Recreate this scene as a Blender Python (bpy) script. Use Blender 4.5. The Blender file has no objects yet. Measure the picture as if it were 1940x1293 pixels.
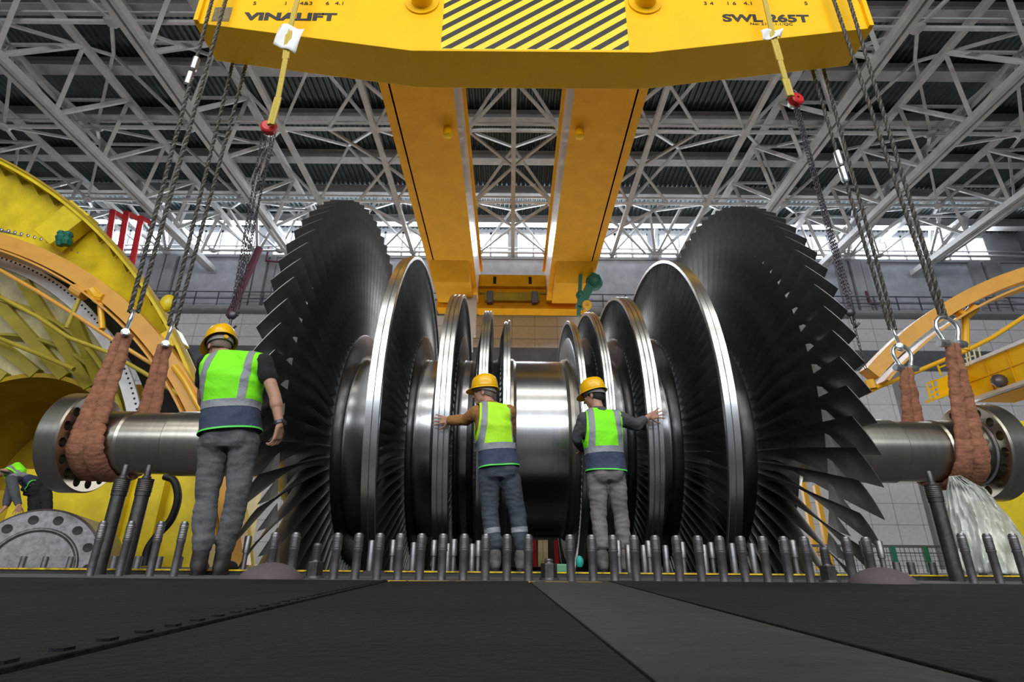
import bpy, bmesh, math, random
from math import sin, cos, pi, radians, sqrt, atan2
from mathutils import Vector, Matrix, Quaternion, noise
random.seed(7)
SC = bpy.context.scene
COL = SC.collection

# ------------------------------------------------------------------ camera, world, lights
TH, FPX, ROLL, HC = radians(22.0), 1050.0, radians(.45), .08
cd = bpy.data.cameras.new('camera'); cam = bpy.data.objects.new('camera', cd); COL.objects.link(cam)
cd.sensor_width = 36; cd.lens = 36*FPX/1940; cd.clip_start = .01; cd.clip_end = 300
cam.matrix_world = Matrix.Translation((0, 0, HC)) @ Matrix.Rotation(pi/2+TH, 4, 'X') @ Matrix.Rotation(ROLL, 4, 'Z')
SC.camera = cam
SC.view_settings.view_transform = 'Standard'; SC.view_settings.look = 'None'
SC.view_settings.gamma = 1; SC.view_settings.use_curve_mapping = False
SC.view_settings.exposure = 0.0

w = bpy.data.worlds.new('daylight'); SC.world = w; w.use_nodes = True
w.node_tree.nodes['Background'].inputs[0].default_value = (.85, .90, 1, 1)
w.node_tree.nodes['Background'].inputs[1].default_value = .16

def smooth_path(P, k=6):
    P = [Vector(p) for p in P]; out = []
    for i in range(len(P)-1):
        a, b_, c, d = P[max(i-1, 0)], P[i], P[i+1], P[min(i+2, len(P)-1)]
        for j in range(k):
            t = j/k; out.append(.5*((2*b_)+(c-a)*t+(2*a-5*b_+4*c-d)*t*t+(3*b_-a-3*c+d)*t**3))
    return out+[P[-1]]
def area(name, loc, target, sx, sy, power, color=(1, 1, 1)):
    l = bpy.data.lights.new(name, 'AREA'); l.shape = 'RECTANGLE'; l.size = sx; l.size_y = sy
    l.energy = power; l.color = color
    o = bpy.data.objects.new(name, l); COL.objects.link(o); o.location = loc
    o.rotation_euler = (Vector(target)-Vector(loc)).to_track_quat('-Z', 'Y').to_euler()
    return o
# window band high in the hall wall behind the camera, lamp rows and the window band over the far wall
area('rear_window_daylight', (0, -36, 18), (0, 8, 3), 66, 4.0, 12500, (.90, .95, 1))
area('hall_lamps_rear', (0, -9, 16.5), (0, 7, 2), 34, 1.6, 2300, (1, .97, .90))
area('hall_lamps_front', (0, -1.5, 17.5), (0, 8, 4), 30, 1.2, 1000, (1, .95, .86))
area('far_window_daylight', (0, 32.9, 21.2), (0, 16, 15), 66, 2.0, 7500, (.86, .93, 1))
# fill added to brighten the girder undersides, standing for low far windows and doors
area('far_low_fill_daylight', (0, 32.8, 4.0), (0, 12, 13), 56, 5.0, 2300, (1, .97, .92))

# ------------------------------------------------------------------ helpers
def ray(px, py):
    u, v = px-970.0, 646.5-py
    c, s = cos(ROLL), sin(ROLL)
    u, v = u*c-v*s, u*s+v*c
    return Vector((u/FPX, cos(TH)-v/FPX*sin(TH), sin(TH)+v/FPX*cos(TH)))
def at(px, py, Y):
    d = ray(px, py); return d*(Y/d.y)+Vector((0, 0, HC))
def on(px, py, z=0.0):
    d = ray(px, py); return d*((z-HC)/d.z)+Vector((0, 0, HC))

def tag(o, label=None, cat=None, group=None, kind=None):
    if label: o['label'] = label
    if cat: o['category'] = cat
    if group: o['group'] = group
    if kind: o['kind'] = kind
    return o
def empty(name, loc, label, cat, group=None):
    o = bpy.data.objects.new(name, None); COL.objects.link(o); o.location = loc; o.empty_display_size = .1
    tag(o, label, cat, group); return o
def wloc(o):
    v = Vector((0, 0, 0))
    while o: v = v+o.location; o = o.parent
    return v
def frame(d):
    d = Vector(d).normalized()
    a = Vector((0, 0, 1)) if abs(d.z) < .95 else Vector((0, 1, 0))
    x = d.cross(a).normalized(); y = x.cross(d).normalized()
    return x, y

class MB:
    """collects shapes in world coordinates, linked as one mesh object by build()"""
    def __init__(s): s.v = []; s.f = []; s.mi = []
    def add(s, vs, fs, mi=0):
        k = len(s.v); s.v += [tuple(p) for p in vs]; s.f += [tuple(i+k for i in f) for f in fs]; s.mi += [mi]*len(fs)
    def box(s, c, d, rz=0, mi=0, M=None):
        vs = []
        for x in (-1, 1):
            for y in (-1, 1):
                for z in (-1, 1): vs.append(Vector((x*d[0]/2, y*d[1]/2, z*d[2]/2)))
        R = M if M is not None else Matrix.Rotation(rz, 3, 'Z')
        vs = [R @ p+Vector(c) for p in vs]
        s.add(vs, [(0, 1, 3, 2), (4, 6, 7, 5), (0, 4, 5, 1), (2, 3, 7, 6), (0, 2, 6, 4), (1, 5, 7, 3)], mi)
    def span(s, a, b, mi=0):
        s.box([(a[i]+b[i])/2 for i in range(3)], [abs(b[i]-a[i]) for i in range(3)], 0, mi)
    def beam(s, p, q, w_, h_, up=None, mi=0):
        p, q = Vector(p), Vector(q); d = (q-p).normalized()
        u = Vector(up) if up else Vector((0, 0, 1))
        if abs(d.dot(u)) > .98: u = Vector((0, 1, 0))
        x = d.cross(u).normalized(); y = x.cross(d)
        vs = []
        for c in (p, q):
            for a, b in ((-1, -1), (1, -1), (1, 1), (-1, 1)): vs.append(c+x*a*w_/2+y*b*h_/2)
        s.add(vs, [(0, 1, 2, 3), (7, 6, 5, 4), (0, 4, 5, 1), (1, 5, 6, 2), (2, 6, 7, 3), (3, 7, 4, 0)], mi)
    def tube(s, pts, r, n=10, cap=True, mi=0):
        pts = [Vector(p) for p in pts]; rr = r if isinstance(r, (list, tuple)) else [r]*len(pts)
        vs = []; fs = []; x = None
        for i, p in enumerate(pts):
            d = (pts[min(i+1, len(pts)-1)]-pts[max(i-1, 0)]).normalized()
            if x is None: x, y = frame(d)
            else:
                x = (x-d*x.dot(d)).normalized()
            y = d.cross(x)
            for k in range(n): a = 2*pi*k/n; vs.append(p+(x*cos(a)+y*sin(a))*rr[i])
        m = len(pts)
        for i in range(m-1):
            for k in range(n): fs.append((i*n+k, i*n+(k+1) % n, (i+1)*n+(k+1) % n, (i+1)*n+k))
        if cap: fs.append(tuple(range(n))[::-1]); fs.append(tuple((m-1)*n+k for k in range(n)))
        s.add(vs, fs, mi)
    def lathe(s, prof, o, ax, n=48, closed=False, mi=0, a0=0, a1=2*pi):
        """prof: (along axis, radius)"""
        ax = Vector(ax).normalized(); x, y = frame(ax); o = Vector(o); vs = []; fs = []
        full = abs(a1-a0-2*pi) < 1e-6; m = n if full else n+1
        for (t, r) in prof:
            for k in range(m): a = a0+(a1-a0)*k/n; vs.append(o+ax*t+(x*cos(a)+y*sin(a))*r)
        P = len(prof)
        for i in range(P if closed else P-1):
            j = (i+1) % P
            for k in range(n):
                k2 = (k+1) % m; fs.append((i*m+k, i*m+k2, j*m+k2, j*m+k))
        s.add(vs, fs, mi)
    def arc(s, cx, cz, prof, a0, a1, n=64, mi=0):
        """prof: closed loop of (radius, Y); swept about the Y axis through (cx, cz)"""
        vs = []; fs = []; P = len(prof)
        for k in range(n+1):
            a = a0+(a1-a0)*k/n
            for (r, Y) in prof: vs.append((cx+r*cos(a), Y, cz+r*sin(a)))
        for k in range(n):
            for i in range(P): j = (i+1) % P; fs.append((k*P+i, k*P+j, (k+1)*P+j, (k+1)*P+i))
        fs.append(tuple(range(P))); fs.append(tuple(n*P+i for i in range(P))[::-1])
        s.add(vs, fs, mi)
    def prism(s, poly, o, u, v, w_, mi=0):
        """poly in (u, v) swept by vector w_"""
        o, u, v, w_ = Vector(o), Vector(u), Vector(v), Vector(w_); n = len(poly)
        vs = [o+u*a+v*b for a, b in poly]+[o+u*a+v*b+w_ for a, b in poly]
        fs = [tuple(range(n))[::-1], tuple(range(n, 2*n))]+[(i, (i+1) % n, n+(i+1) % n, n+i) for i in range(n)]
        s.add(vs, fs, mi)
    def ball(s, c, r, n=12, mi=0):
        c = Vector(c); R = r if isinstance(r, (tuple, list)) else (r, r, r); vs = []; fs = []
        m = n//2
        for i in range(1, m):
            t = pi*i/m
            for k in range(n): a = 2*pi*k/n; vs.append(c+Vector((R[0]*sin(t)*cos(a), R[1]*sin(t)*sin(a), R[2]*cos(t))))
        for i in range(m-2):
            for k in range(n): fs.append((i*n+k, (i+1)*n+k, (i+1)*n+(k+1) % n, i*n+(k+1) % n))
        vs += [c+Vector((0, 0, R[2])), c-Vector((0, 0, R[2]))]; q = len(vs)
        for k in range(n): fs.append((k, (k+1) % n, q-2)); fs.append(((m-2)*n+(k+1) % n, (m-2)*n+k, q-1))
        s.add(vs, fs, mi)
    def build(s, name, mat, parent=None, smooth=True, bevel=0, ang=35):
        o0 = wloc(parent) if parent else Vector((0, 0, 0))
        me = bpy.data.meshes.new(name)
        me.from_pydata([(p[0]-o0.x, p[1]-o0.y, p[2]-o0.z) for p in s.v], [], s.f)
        mats = mat if isinstance(mat, (list, tuple)) else [mat]
        for m in mats: me.materials.append(m)
        if len(mats) > 1: me.polygons.foreach_set('material_index', s.mi)
        bm = bmesh.new(); bm.from_mesh(me); bmesh.ops.recalc_face_normals(bm, faces=bm.faces); bm.to_mesh(me); bm.free()
        if smooth:
            me.polygons.foreach_set('use_smooth', [True]*len(me.polygons)); me.set_sharp_from_angle(angle=radians(ang))
        o = bpy.data.objects.new(name, me); COL.objects.link(o)
        if parent: o.parent = parent
        if bevel:
            b = o.modifiers.new('bevel', 'BEVEL'); b.width = bevel; b.segments = 2; b.limit_method = 'ANGLE'
        return o
def thing(name, mb, mat, label, cat, group=None, kind=None, **k):
    """one-mesh thing with its origin at its base"""
    xs = [p[0] for p in mb.v]; ys = [p[1] for p in mb.v]; zs = [p[2] for p in mb.v]
    c = Vector(((min(xs)+max(xs))/2, (min(ys)+max(ys))/2, min(zs)))
    mb.v = [(p[0]-c.x, p[1]-c.y, p[2]-c.z) for p in mb.v]
    o = mb.build(name, mat, None, **k); o.location = c
    return tag(o, label, cat, group, kind)
def struct(name, mb, mat, **k):
    o = mb.build(name, mat, None, **k); o['kind'] = 'structure'; return o

# ------------------------------------------------------------------ materials
def mat(name, col, rough=.5, metal=0, coat=0, var=0, vscale=4, bump=0, bscale=40, col2=None, coords='Object', stretch=None, spec=.5, emit=0, alpha=1, trans=0):
    m = bpy.data.materials.new(name); m.use_nodes = True; nt = m.node_tree; B = nt.nodes['Principled BSDF']
    B.inputs['Base Color'].default_value = (*col, 1); B.inputs['Roughness'].default_value = rough
    B.inputs['Metallic'].default_value = metal; B.inputs['Coat Weight'].default_value = coat; B.inputs['Coat Roughness'].default_value = .12
    B.inputs['Specular IOR Level'].default_value = spec; B.inputs['Alpha'].default_value = alpha
    B.inputs['Transmission Weight'].default_value = trans
    if emit: B.inputs['Emission Color'].default_value = (*col, 1); B.inputs['Emission Strength'].default_value = emit
    L = nt.links
    tc = nt.nodes.new('ShaderNodeTexCoord'); mp = nt.nodes.new('ShaderNodeMapping'); L.new(tc.outputs[coords], mp.inputs[0])
    if stretch: mp.inputs['Scale'].default_value = stretch
    if var or col2:
        n = nt.nodes.new('ShaderNodeTexNoise'); n.inputs['Scale'].default_value = vscale; n.inputs['Detail'].default_value = 6; n.inputs['Roughness'].default_value = .65
        L.new(mp.outputs[0], n.inputs['Vector'])
        r = nt.nodes.new('ShaderNodeValToRGB'); L.new(n.outputs[0], r.inputs[0])
        c2 = col2 if col2 else tuple(max(0, c*(1-var)) for c in col); c1 = col if col2 else tuple(min(1, c*(1+var*.6)) for c in col)
        r.color_ramp.elements[0].position = .35; r.color_ramp.elements[1].position = .65
        r.color_ramp.elements[0].color = (*c2, 1); r.color_ramp.elements[1].color = (*c1, 1)
        L.new(r.outputs[0], B.inputs['Base Color'])
        if rough > .08 and metal:
            q = nt.nodes.new('ShaderNodeMapRange')  # wear changes the gloss; L.new(n.outputs[0], q.inputs[0]); q.inputs[1].default_value = .3; q.inputs[2].default_value = .7
            q.inputs[3].default_value = rough*.92; q.inputs[4].default_value = min(1, rough*1.1); L.new(q.outputs[0], B.inputs['Roughness'])
    if bump:
        n2 = nt.nodes.new('ShaderNodeTexNoise'); n2.inputs['Scale'].default_value = bscale; n2.inputs['Detail'].default_value = 5
        L.new(mp.outputs[0], n2.inputs['Vector'])
        b = nt.nodes.new('ShaderNodeBump'); b.inputs['Strength'].default_value = bump; b.inputs['Distance'].default_value = .02
        L.new(n2.outputs[0], b.inputs['Height']); L.new(b.outputs[0], B.inputs['Normal'])
    return m
M = {}
M['steel'] = mat('machined_steel', (.56, .56, .57), .21, 1, var=.10, vscale=3, stretch=(9, .3, .3))
M['rim'] = mat('bright_rim_steel', (.66, .67, .69), .27, 1)
M['blade'] = mat('dark_blade_steel', (.30, .30, .305), .40, 1, var=.25, vscale=3)
M['blade_mid'] = mat('blade_steel', (.34, .34, .345), .36, 1, var=.25, vscale=4)
M['tie'] = mat('tie_boss_steel', (.62, .62, .60), .45, .7)
M['disc'] = mat('dark_disc_steel', (.30, .30, .31), .30, 1, var=.3, vscale=5)
M['shaft'] = mat('shaft_steel', (.42, .40, .35), .27, 1, var=.10, vscale=3, stretch=(6, .4, .4))
M['hole'] = mat('bolt_hole_dark', (.02, .02, .02), .6)
M['stud'] = mat('stud_steel', (.30, .29, .30), .38, .9, var=.3, vscale=14)
M['studdark'] = mat('stud_dark_steel', (.12, .115, .11), .4, .85, var=.3, vscale=14)
M['thread'] = mat('thread_steel', (.16, .15, .16), .5, .8)
M['yellow'] = mat('yellow_beam_paint', (.98, .55, .0), .5, coat=0, spec=.25, var=.06, vscale=2)
M['girder'] = mat('girder_yellow_paint', (.84, .38, .001), .6, coat=0, spec=.2, var=.10, vscale=1.2)
M['girderside'] = mat('girder_web_paint', (.62, .54, .48), .34, 0, coat=.5, var=.12, vscale=1)
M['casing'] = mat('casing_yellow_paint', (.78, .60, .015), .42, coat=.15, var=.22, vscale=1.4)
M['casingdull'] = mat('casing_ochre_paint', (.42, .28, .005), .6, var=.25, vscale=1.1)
M['olive'] = mat('olive_yellow_paint', (.42, .34, .03), .5, var=.2, vscale=2)
M['cream'] = mat('cream_primer', (.80, .72, .42), .55, var=.25, vscale=2.5, bump=.1)
M['orange'] = mat('orange_rail_paint', (.74, .38, .07), .36, coat=.35, var=.08, vscale=3)
M['orange2'] = mat('amber_rail_paint', (.80, .42, .01), .4, coat=.2)
M['black'] = mat('black_paint', (.012, .012, .014), .5)
M['dark'] = mat('recess_shade', (.01, .01, .008), .8)  # near-black: shade inside the recess, slots and holes put into the colour
M['white'] = mat('white_paint', (.78, .78, .80), .5, var=.08, vscale=6)
M['truss'] = mat('truss_grey_paint', (.46, .46, .465), .5, var=.15, vscale=1.5)
M['purlin'] = mat('purlin_grey_paint', (.40, .40, .405), .55, var=.15, vscale=1.2)
M['deck'] = mat('corrugated_deck', (.075, .095, .10), .42, .5, var=.3, vscale=.6)
M['wallup'] = mat('upper_wall_concrete', (.40, .42, .47), .85, var=.16, vscale=1.3, bump=.2, bscale=12)
M['wallgrey'] = mat('wall_grey_band', (.12, .13, .15), .7, var=.2, vscale=.8)
M['pilaster'] = mat('pilaster_grey', (.30, .31, .33), .75, var=.12, vscale=1)
M['railgrey'] = mat('railing_grey', (.08, .09, .11), .5)
M['redpipe'] = mat('red_pipe_paint', (.42, .01, .04), .4)
M['maroon'] = mat('maroon_cover', (.11, .015, .04), .6)
M['pane'] = mat('daylit_window_pane', (.93, .96, 1), .3, emit=3.2)
M['rope'] = mat('wire_rope_steel', (.10, .095, .085), .48, .7, var=.3, vscale=60)
M['galv'] = mat('galvanised_steel', (.60, .64, .66), .26, .9, var=.15, vscale=15)
M['sling'] = mat('brown_round_sling', (.32, .135, .075), .85, var=.25, vscale=12, bump=.55, bscale=26)
M['web'] = mat('yellow_webbing', (.58, .45, .09), .8, var=.25, vscale=60)
M['paper'] = mat('white_paper', (.82, .84, .86), .8)
M['red'] = mat('red_hoist_paint', (.55, .012, .02), .4, coat=.2)
M['chain'] = mat('chain_steel', (.10, .09, .11), .45, .8)
M['green'] = mat('green_machine_paint', (.01, .14, .09), .5)
M['palegreen'] = mat('pale_green_paint', (.10, .28, .17), .5)
M['mat'] = mat('black_rubber_mat', (.008, .009, .011), .85, spec=.25, var=.5, vscale=2.2, bump=.5, bscale=55)
M['plate'] = mat('worn_steel_plate', (.018, .017, .015), .6, .1, var=.55, vscale=1.8, bump=.3, bscale=14)
M['floor'] = mat('grey_deck_floor', (.085, .08, .085), .7, var=.3, vscale=3, bump=.2, bscale=30)
M['casingfloor'] = mat('dark_flange_steel', (.05, .05, .05), .55, .4, var=.35, vscale=3)
M['pit'] = mat('pit_dark_steel', (.03, .03, .03), .7)
M['dome'] = mat('mauve_cap', (.105, .082, .092), .8, var=.12, vscale=40)
M['plastic'] = mat('clear_plastic_sheet', (.85, .88, .84), .25, alpha=.7, col2=(.50, .54, .50), vscale=3.5, bump=.7, bscale=9, coat=.6)
# people
M['skin'] = mat('skin', (.47, .25, .17), .55, var=.12, vscale=18)
M['hair'] = mat('dark_hair', (.03, .024, .022), .7, bump=.6, bscale=120)
M['greyhair'] = mat('grey_hair', (.22, .17, .14), .7, bump=.6, bscale=120)
M['helmet'] = mat('yellow_helmet', (.92, .50, .0), .3, coat=.4)
M['strap'] = mat('helmet_headband', (.30, .28, .27), .6)
M['lime'] = mat('lime_hi_vis_cloth', (.23, .95, .008), .75, bump=.9, bscale=7)
M['limeyel'] = mat('yellow_hi_vis_cloth', (.46, .92, .02), .75, bump=.9, bscale=7)
M['navy'] = mat('navy_vest_cloth', (.045, .06, .115), .8, bump=1, bscale=9)
M['reflect'] = mat('grey_reflective_tape', (.26, .28, .31), .45, bump=.4, bscale=20)
M['limetrim'] = mat('lime_piping', (.12, .85, .12), .6)
M['jean'] = mat('grey_denim', (.115, .12, .13), .85, var=.35, vscale=9, bump=1, bscale=10)
M['workblue'] = mat('slate_blue_work_cloth', (.050, .062, .085), .85, var=.25, vscale=7, bump=1, bscale=9)
M['workgrey'] = mat('grey_work_cloth', (.19, .175, .185), .85, var=.2, vscale=8, bump=1, bscale=9)
M['tan'] = mat('tan_sweater', (.33, .155, .045), .9, var=.15, vscale=20, bump=.6, bscale=14)
M['blackcloth'] = mat('black_cloth', (.012, .012, .016), .9, bump=.6, bscale=12)
M['greycloth'] = mat('charcoal_shirt_cloth', (.07, .075, .085), .9, bump=1, bscale=14)
M['boot'] = mat('dusty_boot_leather', (.10, .095, .088), .75, var=.4, vscale=14)
M['darkboot'] = mat('black_boot_leather', (.035, .034, .034), .6, var=.5, vscale=16)
M['sole'] = mat('boot_sole', (.02, .02, .02), .7)
# ------------------------------------------------------------------ the hall
YW = 33.8                      # far wall
XL, XR = -3.15, 3.85           # pit under the rotor
PY0, PY1 = 4.28, 10.95
b = MB()
b.span((-36, -45, -.4), (36, PY0-.1, 0))
b.span((-36, PY0-.1, -.4), (XL, PY1, 0)); b.span((XR, PY0-.1, -.4), (36, PY1, 0))
struct('floor', b, M['floor'], smooth=False)
b = MB(); b.span((-36, PY1, -.4), (36, YW, 0)); struct('floor_hall', b, mat('pale_hall_floor', (.33, .31, .29), .6, var=.15, vscale=.5), smooth=False)
b = MB(); b.span((XL, PY0, -2.6), (XR, PY1, -2.4)); struct('floor_pit', b, M['pit'])
b = MB()
b.span((XL-.1, PY0-.1, -2.6), (XL, PY1+.1, -.4)); b.span((XR, PY0-.1, -2.6), (XR+.1, PY1+.1, -.4))
b.span((XL, PY0-.1, -2.6), (XR, PY0, -.4)); b.span((XL, PY1, -2.6), (XR, PY1+.1, -.4))
struct('wall_pit', b, M['pit'])
# far wall in its bands
b = MB(); b.span((-36, YW, 0), (36, YW+.5, 11.9)); struct('wall_far', b, M['white'])
b = MB(); b.span((-36, YW-.7, 11.9), (36, YW+.5, 13.0)); struct('trim_crane_beam', b, M['wallgrey'])
b = MB(); b.span((-36, YW, 13.0), (36, YW+.5, 15.7)); struct('wall_far_panels', b, M['white'])
b = MB(); b.span((-36, YW-.9, 15.55), (36, YW+.5, 15.75)); struct('trim_walkway_slab', b, M['pilaster'])
b = MB(); b.span((-36, YW, 15.75), (36, YW+.5, 20.0)); struct('wall_far_upper', b, M['wallup'])
b = MB(); b.span((-36, YW-.15, 19.85), (36, YW+.5, 20.05)); struct('trim_window_sill', b, M['pilaster'])
b = MB(); b.span((-36, YW, 22.1), (36, YW+.5, 24)); b.span((-36, YW-.3, 22.6), (36, YW, 22.85)); struct('wall_far_fascia', b, M['pilaster'])
b = MB()
for z in (1.2, 2.4, 3.6, 4.8, 6.0, 7.2, 8.4, 9.6, 10.8, 13.9, 14.8): b.span((-36, YW-.02, z-.025), (36, YW, z+.025))
for i in range(-24, 25): b.span((i*1.5-.02, YW-.02, 0), (i*1.5+.02, YW, 15.55))
struct('trim_panel_joints', b, mat('panel_joint_grey', (.50, .51, .53), .8))
for sx, nm in ((-1, 'wall_left'), (1, 'wall_right')):
    b = MB(); b.span((sx*36, -45, 0), (sx*36.5, YW+.5, 24)); struct(nm, b, M['wallgrey'])
# windows in bays of 12 m between the columns
bays = [(-35.6, -24.9), (-23.1, -18.3), (-16.9, -12.2), (-11.6, -.3), (.3, 9.6), (10.4, 16.0), (16.6, 22.4), (24.0, 28.9), (29.3, 33.6)]
for n_, (x0, x1) in enumerate(bays):
    f = empty('window_%d' % (n_+1), ((x0+x1)/2, YW, 20.05), None, None); f['kind'] = 'structure'
    b = MB(); b.span((x0, YW+.15, 20.05), (x1, YW+.18, 22.1)); b.build('pane', M['pane'], f)
    b = MB(); k = max(3, int((x1-x0)/1.15))
    for i in range(k+1):
        x = x0+(x1-x0)*i/k; b.span((x-.07, YW+.02, 20.05), (x+.07, YW+.14, 22.1))
    b.span((x0, YW+.02, 20.05), (x1, YW+.14, 20.17)); b.span((x0, YW+.02, 21.95), (x1, YW+.14, 22.1))
    b.build('window_frame', M['truss'], f)
b = MB(); e = [-36]
for x0, x1 in bays: e += [x0, x1]
e.append(36)
for i in range(0, len(e), 2): b.span((e[i], YW+.01, 20), (e[i+1], YW+.4, 22.1))
struct('wall_far_piers', b, M['pilaster'])
# pilasters on the upper wall
for i, x in enumerate((-29.5, -24, -17.7, 23.3, 32.6)):
    b = MB(); b.span((x-.9, YW-.25, 15.7), (x-.1, YW, 19.9)); b.span((x+.05, YW-.35, 15.7), (x+.75, YW, 19.9)); b.span((x+.9, YW-.2, 15.7), (x+1.3, YW, 19.9))
    struct('trim_pilaster_%d' % (i+1), b, M['pilaster'])
for i, x in enumerate((-20.5, -8, 5.5, 14.2, 24.8)):
    b = MB(); b.span((x-.4, YW-.3, 0), (x+.4, YW, 11.9)); b.span((x-.5, YW-.33, 0), (x-.42, YW, 11.9)); b.span((x+.42, YW-.33, 0), (x+.5, YW, 11.9))
    struct('trim_wall_column_%d' % (i+1), b, M['pilaster'])
# ceiling: corrugated deck, ribs run away from the camera
b = MB(); vs = []; fs = []; n = 960; p = .075
for k in range(n+1):
    x = -36+k*p; z = 22.35+(0 if (k//1) % 4 in (0, 1) else .11)
    vs += [(x, -38, z), (x, YW, z)]
for k in range(n): fs.append((2*k, 2*k+1, 2*k+3, 2*k+2))
b.add(vs, fs); struct('ceiling', b, M['deck'], smooth=False)

# purlins: I beams across the hall under the deck
ords = ['nearest', 'second', 'third', 'fourth', 'fifth', 'sixth', 'seventh', 'eighth', 'ninth', 'tenth']
PYs = [13.4, 16.5, 19.6, 22.7, 25.8, 29.0, 32.2]
for i, Y in enumerate(PYs):
    b = MB(); z = 21.7
    b.span((-36, Y-.28, z-.03), (36, Y+.28, z+.03)); b.span((-36, Y-.03, z), (36, Y+.03, z+.55)); b.span((-36, Y-.22, z+.55), (36, Y+.22, z+.6))
    thing('roof_purlin', b, M['purlin'], 'grey steel purlin across the hall under the corrugated roof, %s from the camera' % ords[i], 'roof beam', 'roof purlins', smooth=False)
# transverse lattice frames in the lower plane
TYs = [15.8, 21.6, 27.5, 33.2]
for i, Y in enumerate(TYs):
    t = empty('roof_lattice', (0, Y, 20.06), 'pale grey tube across the hall with its zigzag bracing, %s from the camera' % ords[i], 'roof truss', 'transverse roof lattices')
    b = MB(); b.tube([(-36, Y, 20.1), (36, Y, 20.1)], .10, 8); b.tube([(-36, Y-.28, 20.28), (36, Y-.28, 20.28)], .05, 6); b.build('chord', M['truss'], t)
    for k in range(-6, 7):
        x = 4.6*k
        b = MB()
        for s_ in (-1, 1):
            b.beam((x+s_*2.3, Y, 20.1), (x, Y-2.9, 21.65), .12, .12)
            if Y < 30: b.beam((x+s_*2.3, Y, 20.1), (x, Y+2.95, 21.65), .12, .12)
        b.build('brace', M['truss'], t, smooth=False)
    for k in range(-6, 7): b = MB(); b.ball((4.6*k+2.3, Y, 20.08), (.3, .3, .14), 8); b.build('node_plate', M['truss'], t)
# longitudinal chords of the lower plane
for i, x in enumerate((-29.9, -11.5, -6.9, 0, 6.9, 11.5, 29.9)):
    t = empty('roof_chord', (x, 12, 20), 'grey longitudinal roof chord with crossed braces, %s counted from the left wall' % ords[i+1] if i else 'grey longitudinal roof chord with crossed braces, first from the left wall', 'roof chord', 'longitudinal roof chords')
    b = MB(); b.span((x-.12, 11, 19.95), (x+.12, YW-.1, 20.2)); b.build('chord', M['truss'], t, smooth=False)
    if abs(x) < 8:
        b = MB()
        for j in range(3):
            a, c = TYs[j], TYs[j+1]
            b.beam((x-2.3, a, 20.1), (x, (a+c)/2, 20.3), .13, .13); b.beam((x+2.3, a, 20.1), (x, (a+c)/2, 20.3), .13, .13)
            b.beam((x-2.3, c, 20.1), (x, (a+c)/2, 20.3), .13, .13); b.beam((x+2.3, c, 20.1), (x, (a+c)/2, 20.3), .13, .13)
        b.build('cross_brace', M['truss'], t, smooth=False)
# heavy triangular trusses running away from the camera
side = {-1: 'left', 1: 'right'}
for sx in (-1, 1):
    for j, (xc, zc, hw) in enumerate(((14.6, 18.9, 1.5), (20.6, 18.7, 1.7), (27.5, 18.8, 1.8))):
        x = sx*xc
        t = empty('main_roof_truss', (x, 10, zc), 'heavy grey triangular roof truss on the %s side, %s from the middle of the hall' % (side[sx], ['first', 'second', 'third'][j]), 'roof truss', 'main roof trusses')
        b = MB(); b.beam((x-.16, 9, zc), (x-.16, YW-.4, zc), .2, .34); b.beam((x+.16, 9, zc), (x+.16, YW-.4, zc), .2, .34); b.build('lower_chord', M['truss'], t, smooth=False)
        for s_ in (-1, 1):
            b = MB(); b.beam((x+s_*hw, 9, zc+2.4), (x+s_*hw, YW-.4, zc+2.4), .3, .26); b.build('upper_chord', M['truss'], t, smooth=False)
        y = 10.0
        while y < YW-3.2:
            for s_ in (-1, 1):
                b = MB(); b.beam((x, y, zc), (x+s_*hw, y+1.55, zc+2.4), .17, .17); b.beam((x+s_*hw, y+1.55, zc+2.4), (x, y+3.1, zc), .17, .17)
                b.build('diagonal', M['truss'], t, smooth=False)
            b = MB(); b.beam((x-hw, y+1.55, zc+2.4), (x+hw, y+1.55, zc+2.4), .12, .12)
            b.build('tie_bar', M['truss'], t, smooth=False)
            y += 3.1
# knee braces fanning from the wall heads
for i, x in enumerate((-24, -17.7, -12, 9.9, 16.3, 23.2, 28.9)):
    b = MB()
    for dx in (-3.4, -1.2, 1.2, 3.4): b.beam((x, YW-.4, 20.0), (x+dx, YW-4.2, 22.0), .16, .16)
    b.beam((x, YW-.4, 20), (x, YW-1.4, 22.1), .2, .2); b.ball((x, YW-.4, 20), (.3, .2, .2), 8)
    thing('knee_brace', b, M['truss'], 'fan of pale grey braces springing from the window sill, %s from the left' % ('first' if i == 0 else ords[i]), 'roof brace', 'fanned braces at the far wall', smooth=False)
# wall walkway railing
t = empty('walkway_railing', (0, YW-.8, 15.75), 'dark thin railing along the walkway high on the far wall', 'railing')
b = MB()
for z in (.55, 1.05): b.beam((-36, YW-.8, 15.75+z), (36, YW-.8, 15.75+z), .06, .06)
b.build('rail', M['railgrey'], t, smooth=False)
b = MB()
for k in range(-24, 25): b.beam((k*1.5, YW-.8, 15.75), (k*1.5, YW-.8, 16.8), .06, .06)
b.build('posts', M['railgrey'], t, smooth=False)['kind'] = 'stuff'
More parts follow.
